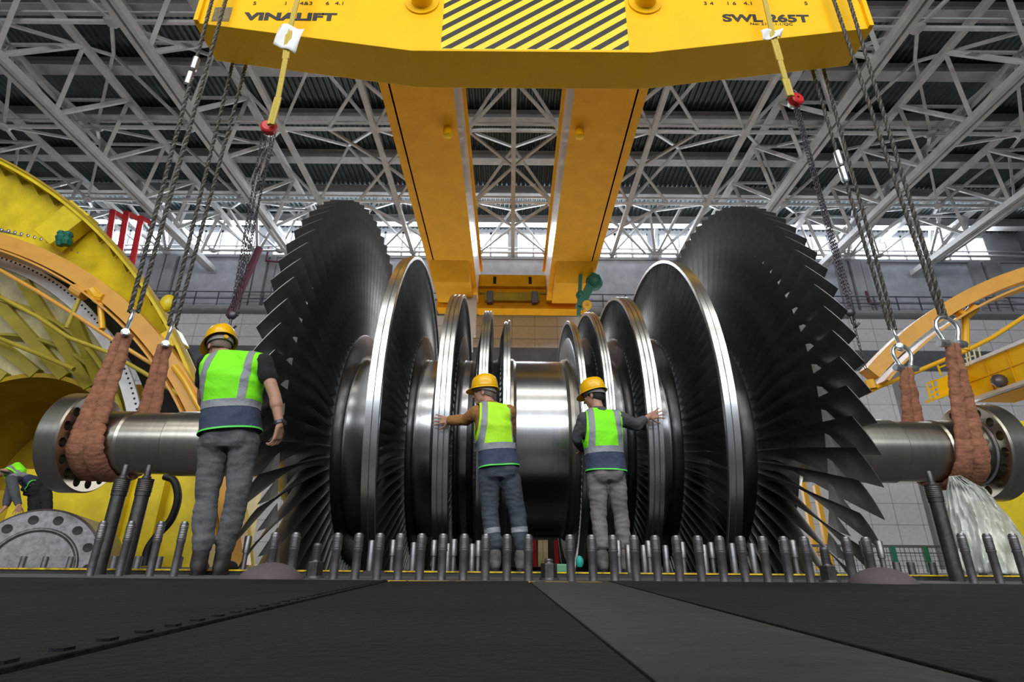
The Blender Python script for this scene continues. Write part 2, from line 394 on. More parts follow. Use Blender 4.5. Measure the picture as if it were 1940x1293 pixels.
# pipes
def wpipe(pts, r, m, label, name='wall_pipe', grp=None):
    b = MB(); b.tube(pts, r, 8); return thing(name, b, m, label, 'pipe', grp)
wpipe([(-17.0, YW-.4, 20.5), (-17.0, YW-.4, 19.4), (-15.9, YW-.4, 19.3), (-15.7, YW-.4, 18.6), (-15.9, YW-.4, 15.8)], .07, M['maroon'], 'thin maroon pipe stepping down the wall left of the big wheel')
wpipe([(23.9, YW-.4, 17.4), (23.9, YW-.4, 16.5), (25.0, YW-.4, 16.5)], .09, M['maroon'], 'short dark red L shaped pipe on the upper right wall')
for i, (px, t_) in enumerate(((222, 400), (248, 402), (276, 412))):
    a = at(px-8, t_, 27.0); c = at(px-20-3*i, t_+88, 27.0)
    wpipe([a+Vector((.1, .8, .1)), a, c], .16, M['red'], 'bright red pipe in front of the far windows, %s of three from the left' % ('first', 'second', 'last')[i], 'red_pipe', 'red pipes by the left windows')
a = at(492, 470, 30); c = at(434, 600, 30)
wpipe([a, c], .22, M['maroon'], 'long maroon tube slanting down the wall behind the left hoist chains', 'maroon_pipe')

# ------------------------------------------------------------------ overhead bridge crane
t = empty('bridge_crane', (0, 20, 14.2), 'orange yellow twin girder bridge crane spanning away over the rotor', 'crane')
ZG, XI, XO, YE = 14.2, 1.95, 4.3, 30.0
for s_ in (-1, 1):
    b = MB(); xi, xo = s_*XI, s_*XO
    b.span((xi, 6, ZG), (s_*(XO-.25), YE, ZG+.06)); b.span((s_*(XO-.3), 6, ZG), (s_*(XO-.36), YE, ZG+2.6))
    b.span((s_*(XO-.36), 6, ZG+.02), (xo, YE, ZG+.05)); b.span((xi-s_*.12, 6, ZG+2.6), (xo, YE, ZG+2.66))
    g = b.build('girder', M['girder'], t, smooth=False)
    b = MB(); b.span((s_*(XI+.02), 6, ZG+.06), (s_*(XI+.08), YE, ZG+2.6)); b.build('girder_web', M['girderside'], g, smooth=False)
    b = MB()
    for k in range(8): y = 12+2.3*k; b.span((s_*(XO-.30), y, ZG+.06), (s_*(XO-.02), y+.04, ZG+2.5))
    b.build('stiffeners', M['girder'], g, smooth=False)
    b = MB(); yk = 24.2
    b.prism([(0, 0), (3.6, 0), (3.6, -.6), (1.2, -.6)], (s_*(XI+.25), yk, ZG), (0, 1, 0), (0, 0, 1), (s_*1.9, 0, 0))
    b.build('end_haunch', M['girder'], g, smooth=False)
    b = MB(); b.lathe([(0, .16), (.3, .16), (.34, .1), (.34, 0)], (s_*(XI+.35), 15.2, ZG), (0, 0, -1), 14); b.build('girder_lug', M['yellow'], g)
b = MB(); b.span((-4.4, YE-.9, ZG-.3), (4.4, YE, ZG+1.9)); b.span((-2.0, YE-1.15, ZG-.45), (4.0, YE-.2, ZG-.3)); b.span((-2.2, YE-1.25, ZG+.95), (2.2, YE-.9, ZG+1.1))
c = b.build('end_carriage', M['girder'], t, smooth=False, bevel=.03)
for x in (-1.05, 1.05):
    b = MB(); b.span((x-.09, YE-.93, ZG+1.05), (x+.09, YE-.89, ZG+1.75)); b.build('slot', M['dark'], c)
b = MB(); b.span((-1.6, YE-1.2, ZG+.05), (1.6, YE-.9, ZG+.55)); b.span((-2.1, YE-1.0, ZG+.58), (2.1, YE-.95, ZG+.68)); b.build('drive_unit', M['casingdull'], c, bevel=.03)
for x in (-1.3, 1.3):
    b = MB(); b.span((x-.18, YE-1.3, ZG-.1), (x+.18, YE-.95, ZG+.62)); b.build('buffer', M['thread'], c, bevel=.03)
p = at(888, 610, 27.5)
b = MB(); b.span((p.x-.42, 27.2, p.z-.9), (p.x+.42, 27.6, p.z+1.5)); b.span((p.x-.3, 27.1, p.z-1.8), (p.x+.3, 27.5, p.z-.9))
thing('crane_cabinet', b, M['girderside'], 'grey and yellow control cabinet hanging under the left crane girder', 'cabinet', bevel=.04)
# green hoist on right girder
p = at(1117, 540, 25); q = at(1100, 590, 25)
t = empty('green_hoist', p, 'green electric hoist hanging from the right crane girder', 'hoist')
b = MB(); b.beam(at(1128, 522, 25), at(1098, 583, 25), .42, .42); b.ball(at(1126, 535, 25), .45, 12); b.build('hoist_body', M['green'], t)
b = MB(); b.beam(at(1100, 520, 25), at(1096, 600, 25), .18, .18); b.ball(at(1100, 560, 25), .25); b.build('support_arm', M['green'], t)
b = MB(); b.lathe([(-.1, .08), (-.1, .24), (.1, .24), (.1, .08)], at(1112, 579, 24.7), (0, -1, 0), 20, closed=True); b.build('cable_coil', M['orange2'], t)

# ------------------------------------------------------------------ lifting beam
t = empty('lifting_beam', (.345, 7.55, 8.47), 'bright yellow lifting beam marked SWL 265T with black hazard stripes', 'lifting beam')
F0, F1 = 7.14, 7.96
xl, xr, z0, z1, zt = -5.79, 6.48, 8.39+.08, 9.04+.08, 11.3
prof = [(xl, z1), (-1.81, z0), (2.40, z0), (xr, z1), (xr-.12, 9.9), (xr-.12, zt), (xl+.12, zt), (xl+.12, 9.9)]
b = MB(); b.prism([(x, z) for x, z in prof], (0, F0, 0), (1, 0, 0), (0, 0, 1), (0, F1-F0, 0))
body = b.build('beam_body', M['yellow'], t, smooth=False, bevel=.012)
# side plate flanges
b = MB()
b.span((xl+.02, F0-.06, 9.12), (xl+.1, F0, zt)); b.span((xr-.1, F0-.06, 9.12), (xr-.02, F0, zt))
b.build('edge_rib', M['yellow'], t, smooth=False)
# hazard stripes clipped to a field on the front face
def fx(px, py): return at(px, py, F0-.004)
sl, sr_, st, sb = fx(838, 50).x, fx(1188, 50).x, 10.2, fx(1000, 93).z
b = MB(); wv = .115; pitch = .375; k = -12
def clip(poly, fn):
    out = []
    for i in range(len(poly)):
        a, c = poly[i], poly[(i+1) % len(poly)]; fa, fc = fn(a), fn(c)
        if fa >= 0: out.append(a)
        if fa*fc < 0: r = fa/(fa-fc); out.append((a[0]+(c[0]-a[0])*r, a[1]+(c[1]-a[1])*r))
    return out
for k in range(-14, 14):
    x0 = sl+k*pitch; sdx = 1.30
    poly = [(x0, sb-.01), (x0+wv*1.5, sb-.01), (x0+wv*1.5+sdx*3, sb+3*.98), (x0+sdx*3, sb+3*.98)]
    for fn in (lambda q: q[0]-sl, lambda q: sr_-q[0], lambda q: q[1]-sb, lambda q: st-q[1]):
        poly = clip(poly, fn)
        if len(poly) < 3: break
    if len(poly) >= 3: b.prism(poly, (0, F0-.004, 0), (1, 0, 0), (0, 0, 1), (0, .003, 0))
b.build('hazard_stripes', M['black'], t, smooth=False)
b = MB(); b.span((sl, F0-.003, sb-.02), (sr_, F0-.0005, st)); b.build('stripe_field', mat('hazard_yellow', (.95, .70, .02), .4), t, smooth=False)
def text(body_, size, px, py, name, m, xs=1.0, Y=F0-.005, bold=0.0, parent=None):
    cu = bpy.data.curves.new(name, 'FONT'); cu.body = body_; cu.size = size; cu.extrude = .002; cu.offset = bold
    o = bpy.data.objects.new(name, cu); COL.objects.link(o)
    bpy.context.view_layer.update()
    me = bpy.data.meshes.new_from_object(o.evaluated_get(bpy.context.evaluated_depsgraph_get()))
    bpy.data.objects.remove(o); me.materials.clear(); me.materials.append(m)
    o = bpy.data.objects.new(name, me); COL.objects.link(o)
    p_ = at(px, py, Y); o.parent = parent; o.location = p_-wloc(parent); o.rotation_euler = (pi/2, 0, 0); o.scale = (xs, 1, 1)
    return o
tk = M['black']
text('VINALIFT', .25, 463, 37, 'maker_lettering', tk, 1.60, bold=.013, parent=t)
text('SWL 265T', .25, 1370, 40, 'load_lettering', tk, 1.44, bold=.009, parent=t)
text('No: 2103.1.1/QC', .085, 1421, 47, 'serial_lettering', tk, 1.30, parent=t)
for s_, px in (('2', 420), ('5', 478), ('1', 537), ('4&3', 567), ('6', 616), ('4.1', 634), ('3 4', 1333), ('1 6', 1376), ('4.1', 1409), ('5', 1524)):
    text(s_, .12, px, 9, 'position_mark', tk, 1.25, parent=t)
b = MB(); p0, p1 = fx(400, 40), fx(441, 14); b.span((p0.x, F0-.006, p0.z), (p1.x, F0-.001, p1.z)); b.build('rating_plate', mat('faded_plate', (.26, .21, .12), .5, var=.4, vscale=30), t)
for px in (799, 1223):
    p = fx(px, 13)
    b = MB(); b.lathe([(0, .31), (.03, .31), (.03, .2), (.05, .19), (.26, .19), (.27, .17), (.27, 0)], (p.x, F0, p.z+.12), (0, -1, 0), 36)
    b.build('trunnion_pin', M['yellow'], t)
# ------------------------------------------------------------------ turbine rotor
XC, YA, ZA = .35, 7.55, 1.57
rot = empty('turbine_rotor', (XC, YA, ZA), 'huge steel steam turbine rotor with wheels of dark blades hanging on slings', 'turbine rotor')
AX = (1, 0, 0); O = (XC, YA, ZA)
def LX(prof, n=128, closed=False):
    b = MB(); b.lathe(prof, O, AX, n, closed); return b
half = [(0, 1.163), (.30, 1.163), (.34, 1.20), (.52, 1.20), (.56, 1.163), (2.95, 1.163), (3.0, 1.12), (3.3, .7), (3.4, .55), (3.5, .43), (4.83, .43), (4.84, .415), (4.86, .415), (4.87, .408), (5.42, .408), (5.45, .425), (6.06, .425)]
LX([(-s, r) for s, r in reversed(half)]+half[1:]).build('shaft', M['shaft'], rot, ang=25)
# polished drum skin between the stages
for s0, s1 in ((-.375, .375), (.80, .98), (1.22, 1.5), (1.82, 2.3)):
    for sg in ((1,) if s0 < 0 else (1, -1)):
        a, c = (s0, s1) if sg > 0 else (-s1, -s0)
        LX([(a, 1.16), (a, 1.168), (c, 1.168), (c, 1.16)]).build('drum_section', M['steel'], rot)
# couplings with bolt holes
cutters = []
for sg in (-1, 1):
    fs_ = 5.98 if sg < 0 else 5.97
    b = LX([(sg*(fs_+d_), r_) for d_, r_ in ((0, .40), (0, .64), (.02, .66), (.27, .66), (.29, .64), (.29, .40))], 96, True)
    o = b.build('coupling_flange', [M['shaft']], rot, ang=25)
    cb = MB()
    for k in range(16):
        a = 2*pi*(k+.5)/16; cb.lathe([(-.4, .0001), (-.4, .062), (.4, .062), (.4, .0001)], (XC+sg*(fs_+.15), YA-.545*cos(a), ZA+.545*sin(a)), AX, 20)
    c = cb.build('cutter', M['hole'], rot); c.data.materials.clear(); c.data.materials.append(M['hole'])
    m = o.modifiers.new('holes', 'BOOLEAN'); m.operation = 'DIFFERENCE'; m.object = c; m.solver = 'EXACT'
    bpy.context.view_layer.update()
    me = bpy.data.meshes.new_from_object(o.evaluated_get(bpy.context.evaluated_depsgraph_get()))
    o.modifiers.clear(); o.data = me; bpy.data.objects.remove(c)
    me.set_sharp_from_angle(angle=radians(25))
    b = LX([(sg*(fs_-.005), .42), (sg*(fs_-.02), .45), (sg*(fs_-.005), .47)], 72); b.build('flange_lip', M['rim'], rot)

def blade_mb(sg, Rr, Rt, s0r, cr, ar, sct, ct, at_, thr, tht, N=11, camber=.12, pw=1.0):
    """one blade standing at the front of the wheel (towards -Y), local to the rotor axis"""
    vs = []; fs = []; K = 12
    for i in range(N):
        t = i/(N-1); r = Rr+(Rt-Rr)*t
        a = radians(ar+(at_-ar)*t**pw); c = cr+(ct-cr)*t; th = thr+(tht-thr)*t
        sc = (s0r+cr*cos(radians(ar))/2)*(1-t)+sct*t
        for k in range(K):
            g = 2*pi*k/K; u = -cos(g)/2              # -.5 leading .. .5 trailing
            y = sin(g)*.5*th*(1-.55*(u+.5)) + camber*c*(1-t*.75)*(1-4*u*u)*.5
            p = u*c
            ax_ = p*cos(a)+y*sin(a); tn = -p*sin(a)+y*cos(a)
            vs.append((sg*(sc+ax_), -r, tn))
    for i in range(N-1):
        for k in range(K): fs.append((i*K+k, i*K+(k+1) % K, (i+1)*K+(k+1) % K, (i+1)*K+k))
    fs.append(tuple(range(K))); fs.append(tuple((N-1)*K+k for k in range(K)))
    return vs, fs
def rotv(v, ph):
    ro = -ph; return (v[0], v[1]*cos(ro)-v[2]*sin(ro), v[1]*sin(ro)+v[2]*cos(ro))
def me_local(name, vs, fs, m, ang=40):
    me = bpy.data.meshes.new(name); me.from_pydata(vs, [], fs); me.materials.append(m)
    bm = bmesh.new(); bm.from_mesh(me); bmesh.ops.recalc_face_normals(bm, faces=bm.faces); bm.to_mesh(me); bm.free()
    me.polygons.foreach_set('use_smooth', [True]*len(me.polygons)); me.set_sharp_from_angle(angle=radians(ang)); return me
def child(name, me, parent, loc=(0, 0, 0)):
    o = bpy.data.objects.new(name, me); COL.objects.link(o); o.parent = parent; o.location = loc; return o

def hub(sg, s0, s1, R, fil=.05):
    prof = [(s0-.05, 1.163), (s0-.02, 1.175), (s0-.005, 1.20), (s0, 1.24), (s0, R-.03), (s0+.015, R), (s1-.015, R), (s1, R-.03), (s1, 1.26), (s1+.03, 1.19), (s1+.10, 1.163)]
    return LX([(sg*a, r) for a, r in prof])
# last stage wheels: free standing blades
NB = 80
for sg in (-1, 1):
    wh = hub(sg, 2.33, 2.82, 1.50).build('last_stage_disc', M['disc'], rot, ang=30)
    wh['label'] = 'dark last stage disc carrying the longest free standing blades'
    vs, fs = blade_mb(sg, 1.48, 3.23, 2.345, .40, 12, 2.455, .37, 57, .055, .010, 14, .22, .85)
    me = me_local('long_blade', vs, fs, M['blade'])
    ks = list(range(NB))
    def vis(k):
        a = 2*pi*k/NB; a = (a+pi) % (2*pi)-pi
        return abs(a-.75)
    ks.sort(key=vis)
    for k in ks[:50]:
        o = child('blade', me, wh); o.rotation_euler = (-2*pi*k/NB, 0, 0)
    V = []; F = []
    for k in ks[50:]:
        q = len(V); V += [rotv(v, 2*pi*k/NB) for v in vs]; F += [tuple(i+q for i in f) for f in fs]
    child('far_blades', me_local('far_blades', V, F, M['blade']), wh)['kind'] = 'stuff'
    # tie bosses between the blades near the tip
    V = []; F = []
    for k in range(NB):
        ph = 2*pi*k/NB; q = len(V)
        tv = [(sg*2.395, -2.74, -.10), (sg*2.53, -2.74, -.155), (sg*2.40, -2.74, .045), (sg*2.41, -2.88, -.12), (sg*2.52, -2.87, -.16), (sg*2.41, -2.80, .02)]
        V += [rotv(v, ph) for v in tv]; F += [tuple(i+q for i in f) for f in ((0, 1, 2), (3, 5, 4), (0, 3, 4, 1), (1, 4, 5, 2), (2, 5, 3, 0))]
    child('tie_bosses', me_local('tie_bosses', V, F, M['tie'], 20), wh)['kind'] = 'stuff'
    # root platforms
    V = []; F = []
# shrouded stages
stages = [(4, 1.52, 1.82, 2.556, 1.60, 1.74, 104, .17, 30, 62, 2), (3, 1.0, 1.22, 2.06, 1.0, 1.165, 112, .13, 25, 50, 3), (2, .62, .80, 1.85, .63, .735, 120, .11, 25, 40, 3), (1, .39, .52, 1.73, .385, .465, 130, .09, 25, 35, 2)]
for nm, s0, s1, R, r0, r1, N, ct, a0, a1, gro in stages:
    for sg in (-1, 1):
        wh = hub(sg, s0, s1, 1.50).build('stage_disc', M['disc'], rot, ang=30)
        vs, fs = blade_mb(sg, 1.49, R-.042, s0+.01, (s1-s0)*.9, 15, (r0+r1)/2, ct, a1, .03, .012, 8, .2)
        V = []; F = []
        for k in range(N):
            q = len(V); V += [rotv(v, 2*pi*k/N) for v in vs]; F += [tuple(i+q for i in f) for f in fs]
        child('blade_row', me_local('blade_row', V, F, M['blade_mid'] if nm < 4 else M['blade']), wh)['kind'] = 'stuff'
        # shroud ring with sealing grooves
        wd = (r1-r0); pr = [(r0, R-.045)]; s = r0
        for i in range(gro):
            e = r0+wd*(i+1)/gro; dz = .02 if (gro == 2 and i == 1) else 0
            pr += [(s, R-dz-.006), (s+.006, R-dz), (e-.012, R-dz), (e-.010, R-.03)]
            if i < gro-1: pr += [(e, R-.03)]
            s = e
        pr += [(r1, R-.03), (r1, R-.045)]
        LX([(sg*a, r) for a, r in pr], 160, True).build('shroud_ring', M['rim'], wh, ang=30)

rot.rotation_euler = (0, 0, radians(.8))
def YS(x): return YA+(x-XC)*.014

# ------------------------------------------------------------------ slings, shackles, wire ropes
def rope_mb(pts, r, pitch=.22, strands=3):
    """laid wire rope: helical strands around the centre line"""
    b = MB(); pts = [Vector(p) for p in pts]; L = [0]
    for i in range(len(pts)-1): L.append(L[-1]+(pts[i+1]-pts[i]).length)
    def P(s):
        for i in range(len(pts)-1):
            if s <= L[i+1] or i == len(pts)-2:
                t = (s-L[i])/(L[i+1]-L[i]); return pts[i].lerp(pts[i+1], t), (pts[i+1]-pts[i]).normalized()
    n = max(6, int(L[-1]/pitch*8))
    d0 = (pts[-1]-pts[0]).normalized(); x0, _ = frame(d0)
    for k in range(strands):
        c = []
        for i in range(n+1):
            s = L[-1]*i/n; p, d = P(s); x = (x0-d*x0.dot(d)).normalized(); y = d.cross(x)
            a = 2*pi*(s/pitch+k/strands); c.append(p+(x*cos(a)+y*sin(a))*r*.5)
        b.tube(c, r*.56, 5)
    return b
def shackle(name, c, tilt_pts, s, rz, label, bow=True):
    """bow shackle; c is the pin centre, the bow rises above; s scales it; rz turns the pin direction"""
    t = empty(name, c, label, 'shackle', 'bow shackles above the slings')
    R = Matrix.Rotation(rz, 3, 'Z'); up = Vector(tilt_pts).normalized(); pin = (R @ Vector((1, 0, 0))); pin = (pin-up*pin.dot(up)).normalized()
    pts = []
    for a, h in ((-.55, -.10), (-.55, .15), (-.62, .45), (-.80, .85), (-.85, 1.2), (-.72, 1.6), (-.40, 1.92), (0, 2.02), (.40, 1.92), (.72, 1.6), (.85, 1.2), (.80, .85), (.62, .45), (.55, .15), (.55, -.10)):
        pts.append(Vector(c)+pin*a*s+up*h*s)
    b = MB(); b.tube(pts, [.19*s]*2+[.15*s]*11+[.19*s]*2, 12)
    for a in (-.55, .55): b.lathe([(-.2*s, .02), (-.2*s, .3*s), (.2*s, .3*s), (.2*s, .02)], Vector(c)+pin*a*s, pin, 18)
    b.build('bow', M['galv'], t)
    b = MB(); b.lathe([(-1.0*s, .0001), (-1.0*s, .27*s), (-.78*s, .27*s), (-.78*s, .15*s), (.78*s, .15*s), (.78*s, .26*s), (1.05*s, .26*s), (1.05*s, .0001)], c, pin, 6)
    b.build('pin', M['galv'], t)
    return t, Vector(c)+up*1.9*s
def sling(label, pt, x0, half_w, yofs, front):
    """round sling: two legs from the shackle pin, under the shaft, up the other side"""
    R = .43+.035
    t = empty('round_sling', (x0, YA, ZA-R), label, 'lifting sling', 'brown round slings under the shaft')
    for leg in (0, 1):
        dx = (leg-.5)*half_w
        pts = []; sgn = -1 if front else 1
        # top at the pin, tangent down to the shaft, half way beneath it
        top = Vector(pt)+Vector((dx*.45, (leg-.5)*.02, 0))
        T = []
        for k in range(13):
            a = (100*k/12-8)                      # degrees around from the side to below
            ar = radians(a); T.append(Vector((x0+dx*(1.0+.25*sin(ar)), YS(x0)+sgn*R*cos(ar), ZA-R*sin(ar))))
        n = 14
        for k in range(n): pts.append(top.lerp(T[0], k/n)+Vector((.008*sin(k*1.7+leg), .006*cos(k*2.3), 0)))
        pts += T
        vs = []; fs = []; m = 16; P = len(pts)
        # flattened section, wrinkled
        fine = []
        for i in range(P-1):
            for j in range(9): fine.append(pts[i].lerp(pts[i+1], j/9))
        fine.append(pts[-1]); P = len(fine)
        for i, p in enumerate(fine):
            d = (fine[min(i+1, P-1)]-fine[max(i-1, 0)]).normalized(); xx = Vector((1, 0, 0)); xx = (xx-d*xx.dot(d)).normalized(); yy = d.cross(xx)
            f = i/P; w2 = half_w*(.30+.34*min(1, f*1.5)); th = .052
            for k in range(m):
                a = 2*pi*k/m; wr = 1+.20*noise.noise(Vector((p.x*5, p.z*15+p.y*11, a*.8+leg*5)))+.07*noise.noise(Vector((a*1.2, p.z*34+p.x*12, leg)))
                vs.append(p+xx*cos(a)*w2*wr+yy*sin(a)*th*wr)
        for i in range(P-1):
            for k in range(m): fs.append((i*m+k, i*m+(k+1) % m, (i+1)*m+(k+1) % m, (i+1)*m+k))
        fs.append(tuple(range(m))); fs.append(tuple((P-1)*m+k for k in range(m)))
        b = MB(); b.add(vs, fs); o = b.build('sling_leg', M['sling'], t, ang=80)
    return t
# pins in space
PL1, PL2 = at(236, 634, 7.02), at(312, 655, 8.02)
PR1, PR2 = at(1803, 652, 7.02), at(1716, 698, 8.02)
sling('brown cloth round sling in front of the left shaft end beside the bolted flange', PL1, -5.40, .20, 0, True)
sling('brown cloth round sling passing behind the left shaft end', PL2, -5.30, .19, 0, False)
sling('long brown cloth sling in front of the right shaft end beside the dark flange', PR1, 5.98, .19, 0, True)
sling('brown cloth sling passing behind the right shaft end', PR2, 5.92, .19, 0, False)
tl1, tp1 = shackle('bow_shackle', PL1, (.10, .0, 1), .175, radians(128), 'galvanised shackle above the front sling at the left shaft end')
tl2, tp2 = shackle('bow_shackle', PL2, (.12, .0, 1), .18, radians(126), 'galvanised shackle above the rear sling at the left, near the yellow casing edge')
tr1, tp3 = shackle('bow_shackle', PR1, (0, .0, 1), .20, radians(8), 'large galvanised bow shackle holding the front sling at the right')
tr2, tp4 = shackle('bow_shackle', PR2, (0, .0, 1), .19, radians(10), 'galvanised bow shackle chained to a second one above the right rear sling')
tr3, tp5 = shackle('bow_shackle', tp4-Vector((0, 0, .02)), (-.12, 0, 1), .16, radians(52), 'upper galvanised shackle linking two ropes to the right rear bow shackle')
def rope(name, label, top, bot, socket=None, r=.032):
    t = empty(name, bot, label, 'wire rope', 'wire ropes from the lifting beam')
    b = rope_mb([top, bot], r); b.build('rope', M['rope'], t)
    if socket:
        for f in socket:
            p = Vector(top).lerp(Vector(bot), f); d = (Vector(bot)-Vector(top)).normalized()
            b = MB(); b.lathe([(-.17, .035), (-.15, .062), (.12, .062), (.17, .04)], p, d, 16); b.build('ferrule', M['galv'], t)
YB = 6.98
def up(px0, py0, Y0, bot, ext):
    a = at(px0, py0, Y0); return a+(a-Vector(bot)).normalized()*ext
rope('wire_rope', 'left rope of the front pair at the left with two swaged silver ferrules', up(402, 0, YB, tp1+Vector((-.05, 0, 0)), 1.6), tp1+Vector((-.055, 0, 0)), None)
rope('wire_rope', 'right rope of the front pair above the left shackle', up(428, 0, YB, tp1+Vector((.06, 0, 0)), 1.6), tp1+Vector((.06, 0, 0)))
for (px, py) in ((369, 122), (358, 150)):
    f = at(px, py, YB+.01); g = at(px-9, py+26, YB+.01); d = (g-f).normalized()
    b = MB(); b.lathe([(-.15, .03), (-.13, .058), (.12, .058), (.15, .035)], f, d, 16)
    thing('rope_ferrule', b, M['galv'], 'silver swaged ferrule on the left front rope, %s' % ('upper one' if py < 140 else 'lower one'), 'ferrule', 'rope ferrules')
rope('wire_rope', 'left rope of the rear pair from under the beam at the left', at(441, 118, 8.05)+Vector((0, 0, .3)), tp2+Vector((-.06, 0, 0)))
rope('wire_rope', 'right rope of the rear pair running to the shackle near the casing edge', at(468, 118, 8.05)+Vector((0, 0, .3)), tp2+Vector((.05, 0, 0)))
rope('wire_rope', 'left rope of the front pair at the right above the large bow shackle', up(1580, 0, YB, tp3+Vector((-.03, 0, 0)), 1.6), tp3+Vector((-.03, 0, 0)))
rope('wire_rope', 'right rope of the front pair at the right, outermost of all ropes', up(1609, 0, YB, tp3+Vector((.03, 0, 0)), 1.6), tp3+Vector((.03, 0, 0)))
a = at(1542, 120, 8.05)+Vector((-.08, 0, .3)); rope('wire_rope', 'left rope of the rear pair at the right with two silver ferrules halfway', a, tp5+Vector((-.04, 0, 0)), (.44, .50))
a = at(1560, 120, 8.05)+Vector((-.03, 0, .3)); rope('wire_rope', 'right rope of the rear pair at the right', a, tp5+Vector((.04, 0, 0)))

# yellow webbing strops with paper, chain hoists
def strop(label, pts, Y, r0=.035):
    b = MB(); P = [at(px, py, Y) for px, py in pts]
    P[0] = P[0]+(P[0]-P[1]).normalized()*1.2
    for i in range(len(P)-1):
        d = (P[i+1]-P[i]).normalized(); s_ = d.cross(Vector((0, 1, 0))).normalized()
        b.beam(P[i], P[i+1], .085+.03*(i % 2), .03, up=(0, 1, 0))
    b.tube(P, .028, 8)
    return thing('webbing_strop', b, M['web'], label, 'webbing strap', 'yellow webbing strops', bevel=.006)
strop('yellow webbing strop over the maker lettering with a white paper tied on', [(563, 0), (548, 60), (541, 112), (527, 185), (513, 236)], 6.85)
strop('yellow webbing strop over the load lettering ending in a red hoist', [(1449, 0), (1463, 62), (1478, 115), (1488, 150), (1498, 182)], 6.85)
def paper(pts, Y, label):
    vs = []; fs = []; n = 8
    A = [at(px, py, Y) for px, py in pts]
    for i in range(n+1):
        for j in range(n+1):
            u, v = i/n, j/n; p = A[0].lerp(A[1], u).lerp(A[3].lerp(A[2], u), v)
            p = p+Vector((0, -.03*sin(u*7+v*3)+.03*abs(u-.5), .012*sin(u*9)*v)); vs.append(p)
    for i in range(n):
        for j in range(n): a = i*(n+1)+j; fs.append((a, a+1, a+n+2, a+n+1))
    b = MB(); b.add(vs, fs); o = thing('paper_sheet', b, M['paper'], label, 'paper'); m = o.modifiers.new('s', 'SOLIDIFY'); m.thickness = .002
paper([(534, 44), (577, 55), (558, 100), (517, 82)], 6.82, 'white crumpled paper tied to the left yellow strop')
paper([(1441, 57), (1484, 53), (1480, 70), (1446, 74)], 6.82, 'small white paper folded around the right yellow strop')
def chain_mb(p, q, r=.0065, L=.055):
    b = MB(); p, q = Vector(p), Vector(q); d = (q-p).normalized(); x, y = frame(d); n = int((q-p).length/L)
    for i in range(n):
        c = p+d*L*(i+.5); s_ = x if i % 2 else y
        pts = [c+d*cos(a)*L*.62+s_*sin(a)*L*.30 for a in [2*pi*k/8 for k in range(9)]]
        b.tube(pts, r, 4, False)
    return b
def hoist(label, px, py, dx, bots, hook, col, Y=6.98):
    c = at(px, py, Y); t = empty('chain_hoist', c, label, 'chain hoist', 'red chain hoists')
    b = MB(); b.lathe([(-.06, .02), (-.06, .10), (-.03, .125), (.05, .125), (.07, .1), (.07, .02)], c, (.25, -1, .1), 24); b.build('hoist_body', M[col], t)
    b = MB(); b.lathe([(-.12, .02), (-.12, .07), (-.06, .09)], c, (.25, -1, .1), 20); b.build('hand_wheel', M['galv'], t)
    b = MB(); b.tube([c+Vector((.0, 0, .10)), c+Vector((.05, 0, .16)), c+Vector((0, 0, .22)), c+Vector((-.04, 0, .17))], .018, 8); b.build('top_hook', M['chain'], t)
    for i, (ax_, bx, by) in enumerate(bots):
        q = at(bx, by, Y+.02*i); chain_mb(c+Vector((ax_, .02*i, -.05)), q).build('chain', M['chain'], t)
    if hook:
        q = at(hook[0], hook[1], Y+.02); b = MB(); b.ball(q+Vector((0, 0, .06)), (.075, .05, .07)); b.tube([q+Vector((0, 0, .0)), q+Vector((0, 0, -.1)), q+Vector((.05, 0, -.15)), q+Vector((.09, 0, -.1))], .018, 8)
        b.build('hook_block', M['chain'], t)
hoist('red chain hoist with pale wheel on the left strop, chains hanging behind the tall worker', 510, 243, 0, [(-.09, 436, 600), (-.03, 440, 600), (.04, 450, 600), (.08, 430, 640)], (438, 605), 'red')
hoist('bright red chain hoist on the right strop, chains falling past the big wheel', 1507, 190, 0, [(-.05, 1600, 560), (0, 1612, 560), (.05, 1622, 620), (.02, 1640, 700)], (1612, 600), 'red')
# ------------------------------------------------------------------ yellow casing at the left
cas = empty('turbine_casing', (-9.5, 11, 0), 'big open yellow turbine casing half standing at the left', 'turbine casing')
AXc, AZc, BXc, BZc, CXc, CZc = -18.03, -3.52, -13.69, -2.45, -13.51, .20
def a_floor(cz, r, z=0): return math.asin(max(-1, min(1, (z-cz)/r)))
# outer rim flange and the band behind it
b = MB(); b.arc(AXc, AZc, [(13.60, 10.4), (13.71, 10.4), (13.71, 10.52), (13.60, 10.9)], a_floor(AZc, 13.6, 0), radians(75), 80); b.build('outer_shell', M['casing'], cas)
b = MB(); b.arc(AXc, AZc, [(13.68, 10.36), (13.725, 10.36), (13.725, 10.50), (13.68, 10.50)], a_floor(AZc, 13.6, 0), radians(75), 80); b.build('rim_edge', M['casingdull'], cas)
vs = []; fs = []; n = 90; a0_, a1_ = a_floor(AZc, 13.6, 0), radians(78); b0_, b1_ = a_floor(BZc, 9.3, 0), radians(92)
for k in range(n+1):
    a = a0_+(a1_-a0_)*k/n; c = b0_+(b1_-b0_)*k/n
    for dy in (0, .1): vs += [(AXc+13.62*cos(a), 10.78+dy, AZc+13.62*sin(a)), (BXc+9.3*cos(c), 11.02+dy, BZc+9.3*sin(c))]
for k in range(n):
    q = 4*k; fs += [(q, q+1, q+5, q+4), (q+2, q+6, q+7, q+3), (q+1, q+3, q+7, q+5), (q, q+4, q+6, q+2)]
b = MB(); b.add(vs, fs); b.build('side_plate', M['casing'], cas)
a = a_floor(AZc, 13.6, .4)
